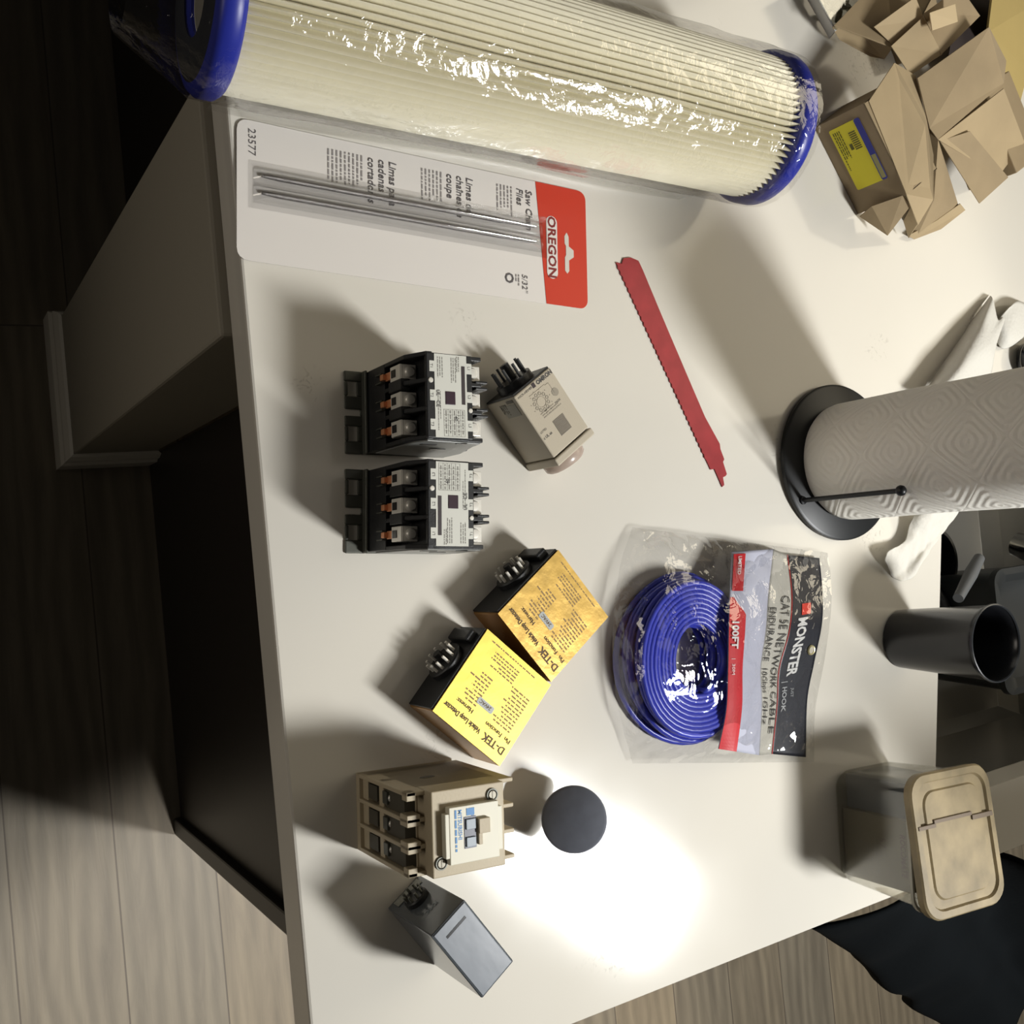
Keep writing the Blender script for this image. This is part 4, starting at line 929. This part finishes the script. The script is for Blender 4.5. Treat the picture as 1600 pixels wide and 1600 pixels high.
plate('top_flap', [(1357, 158, Hb + .0005), (1397, 98, Hb + .002), (1430, 118, Hb + .006), (1448, 190, Hb + .008), (1458, 242, Hb + .006), (1458, 312, Hb - 0.002), (1434, 352, Hb - 0.018), (1416, 304, Hb)], CARDIN, bx, inv=IV)
plate('end_flap', [(1343, 338, 0.004), (1362, 322, 0.028), (1410, 305, 0.058), (1424, 320, 0.056), (1387, 368, 0.020)], CARD, bx, inv=IV)
plate('tuck_flap', [(1412, 345, 0.02), (1424, 322, 0.05), (1434, 350, 0.046), (1420, 372, 0.012)], CARDIN, bx, inv=IV)

b2x = thing('open_box', 'flattened brown carton with spread flaps behind the yellow labelled box', 'box', at(1500, 220, 0))
IV2 = T(-Vector(b2x.location))
plate('large_flap', [(1433, 122, .075), (1545, 42, .105), (1572, 95, .10), (1568, 130, .09), (1465, 218, .072), (1452, 200, .072)], CARD, b2x, inv=IV2)
plate('inner_panel', [(1452, 200, .070), (1465, 218, .072), (1500, 330, .008), (1432, 370, .004), (1418, 345, .006), (1458, 312, .035)], CARD, b2x, inv=IV2)
plate('side_flap', [(1465, 218, .072), (1568, 138, .088), (1600, 222, .060), (1560, 275, .050)], CARDIN, b2x, inv=IV2)
plate('lower_flap', [(1468, 220, .070), (1515, 205, .076), (1575, 277, .050), (1530, 318, .040)], CARD, b2x, inv=IV2)
plate('curved_tab', [(1418, 368, .006), (1428, 374, .004), (1470, 358, .004), (1508, 328, .006), (1500, 318, .018), (1462, 345, .012)], CARDIN, b2x, inv=IV2)
mb = MB(T((0, 0, 0))); pa_ = at(1470, 205, 0) - Vector(b2x.location)
mb.box(-0.05, 0.05, -0.03, 0.03, 0.0, 0.06, T((0.0, 0.01, 0)) @ R(28, 'Z')); mb.build('carton_core', CARD, b2x, bevel=0.001)

b3x = thing('mailer_box', 'yellow-brown cardboard carton standing furthest behind at the photo corner', 'box', at(1560, 60, 0))
IV3 = T(-Vector(b3x.location))
OL = mat('ochre_card', 'a8935a', 0.75, bump=0.2, bscale=70, var=0.1, vscale=12)
plate('panel', [(1552, -30, .06), (1640, -10, .06), (1605, 110, .03), (1585, 190, .004), (1555, 130, .02), (1542, 50, .05)], OL, b3x, inv=IV3, thick=0.003)
mb = MB(R(25, 'Z')); mb.box(-0.05, 0.05, 0.0, 0.06, 0.0, 0.045); mb.build('carton_body', OL, b3x, bevel=0.001)
plate('void_shade', [(1480, 95, .03), (1500, -20, .03), (1560, -20, .03), (1560, 90, .03), (1500, 125, .03)], mat('void_shade', '2e2523', 0.8), b3x, inv=IV3)  # dark sheet painted in for the shaded gap between the boxes

b4x = thing('upturned_box', 'brown cardboard box with a torn pale flap at the photo top edge', 'box', at(1380, 40, 0))
IV4 = T(-Vector(b4x.location))
plate('front_panel', [(1300, 42, .03), (1330, 35, .045), (1398, 70, .06), (1382, 92, .032), (1360, 88, .028), (1312, 62, .022)], CARDIN, b4x, inv=IV4)
plate('shaded_side', [(1303, 40, .042), (1380, -40, .055), (1470, -30, .07), (1440, 28, .078), (1392, 74, .062)], CARD, b4x, inv=IV4)
plate('raised_flap', [(1365, 42, .062), (1430, -5, .085), (1444, 30, .078), (1398, 74, .062)], CARDIN, b4x, inv=IV4)
plate('torn_tab', [(1392, 72, .066), (1442, 26, .082), (1472, 85, .078), (1422, 118, .066)], CARDIN, b4x, inv=IV4)
plate('pale_square', [(1452, 20, .092), (1492, 6, .096), (1496, 34, .094), (1456, 48, .089)], mat('pale_card', 'b9b6ac', 0.5) if False else mat('cream_card', 'c4af8a', 0.7), b4x, inv=IV4)
plate('back_flap', [(1442, 22, .08), (1500, -20, .09), (1531, 25, .085), (1470, 86, .078)], CARD, b4x, inv=IV4)
mb = MB(); mb.box(-0.012, 0.045, 0.0, 0.06, 0.0, 0.030, R(20, 'Z')); mb.build('carton_body', CARD, b4x, bevel=0.001)

# clear clamshell with metal clips at the top edge
cs = thing('clamshell_pack', 'clear plastic pack of shiny metal clips beside the cardboard at the photo top edge', 'packaging', at(1275, 10, 0))
IV5 = T(-Vector(cs.location))
CSF = film('clamshell_film', (0.85, 0.87, 0.87), 0.12, 0.3, 60, 0.08)
plate('clear_front', [(1252, -20, .004), (1297, 60, .004), (1306, 48, .03), (1262, -34, .03)], mat('frosted_edge', 'b5b3ae', 0.35), cs, inv=IV5, thick=0.002)
plate('clear_top', [(1262, -34, .032), (1306, 48, .032), (1345, 0, .034), (1320, -50, .034)], CSF, cs, inv=IV5, thick=0.001)
cz = at(1310, 10, 0)
for k, (x, y, a) in enumerate(((1284, 8, 20), (1298, 22, 70), (1312, 6, 120), (1322, 24, 50), (1296, -10, 10))):
    q_ = at(x, y, 0.018)
    cpn = MB(R(a, 'Z') @ R(30, 'X')).tube([(-0.012, 0, 0), (-0.006, 0.005, 0.003), (0.006, 0.005, 0.004), (0.012, -0.002, 0)], 0.0035, 10).build('metal_clip', mat('teal_steel', '8fa09c', 0.2, 0.9), None, smooth=60)
    cpn.location = q_; tag(cpn, 'shiny bent metal clip inside the clear pack at the photo top edge', 'clip', 'metal clips in the clear pack')
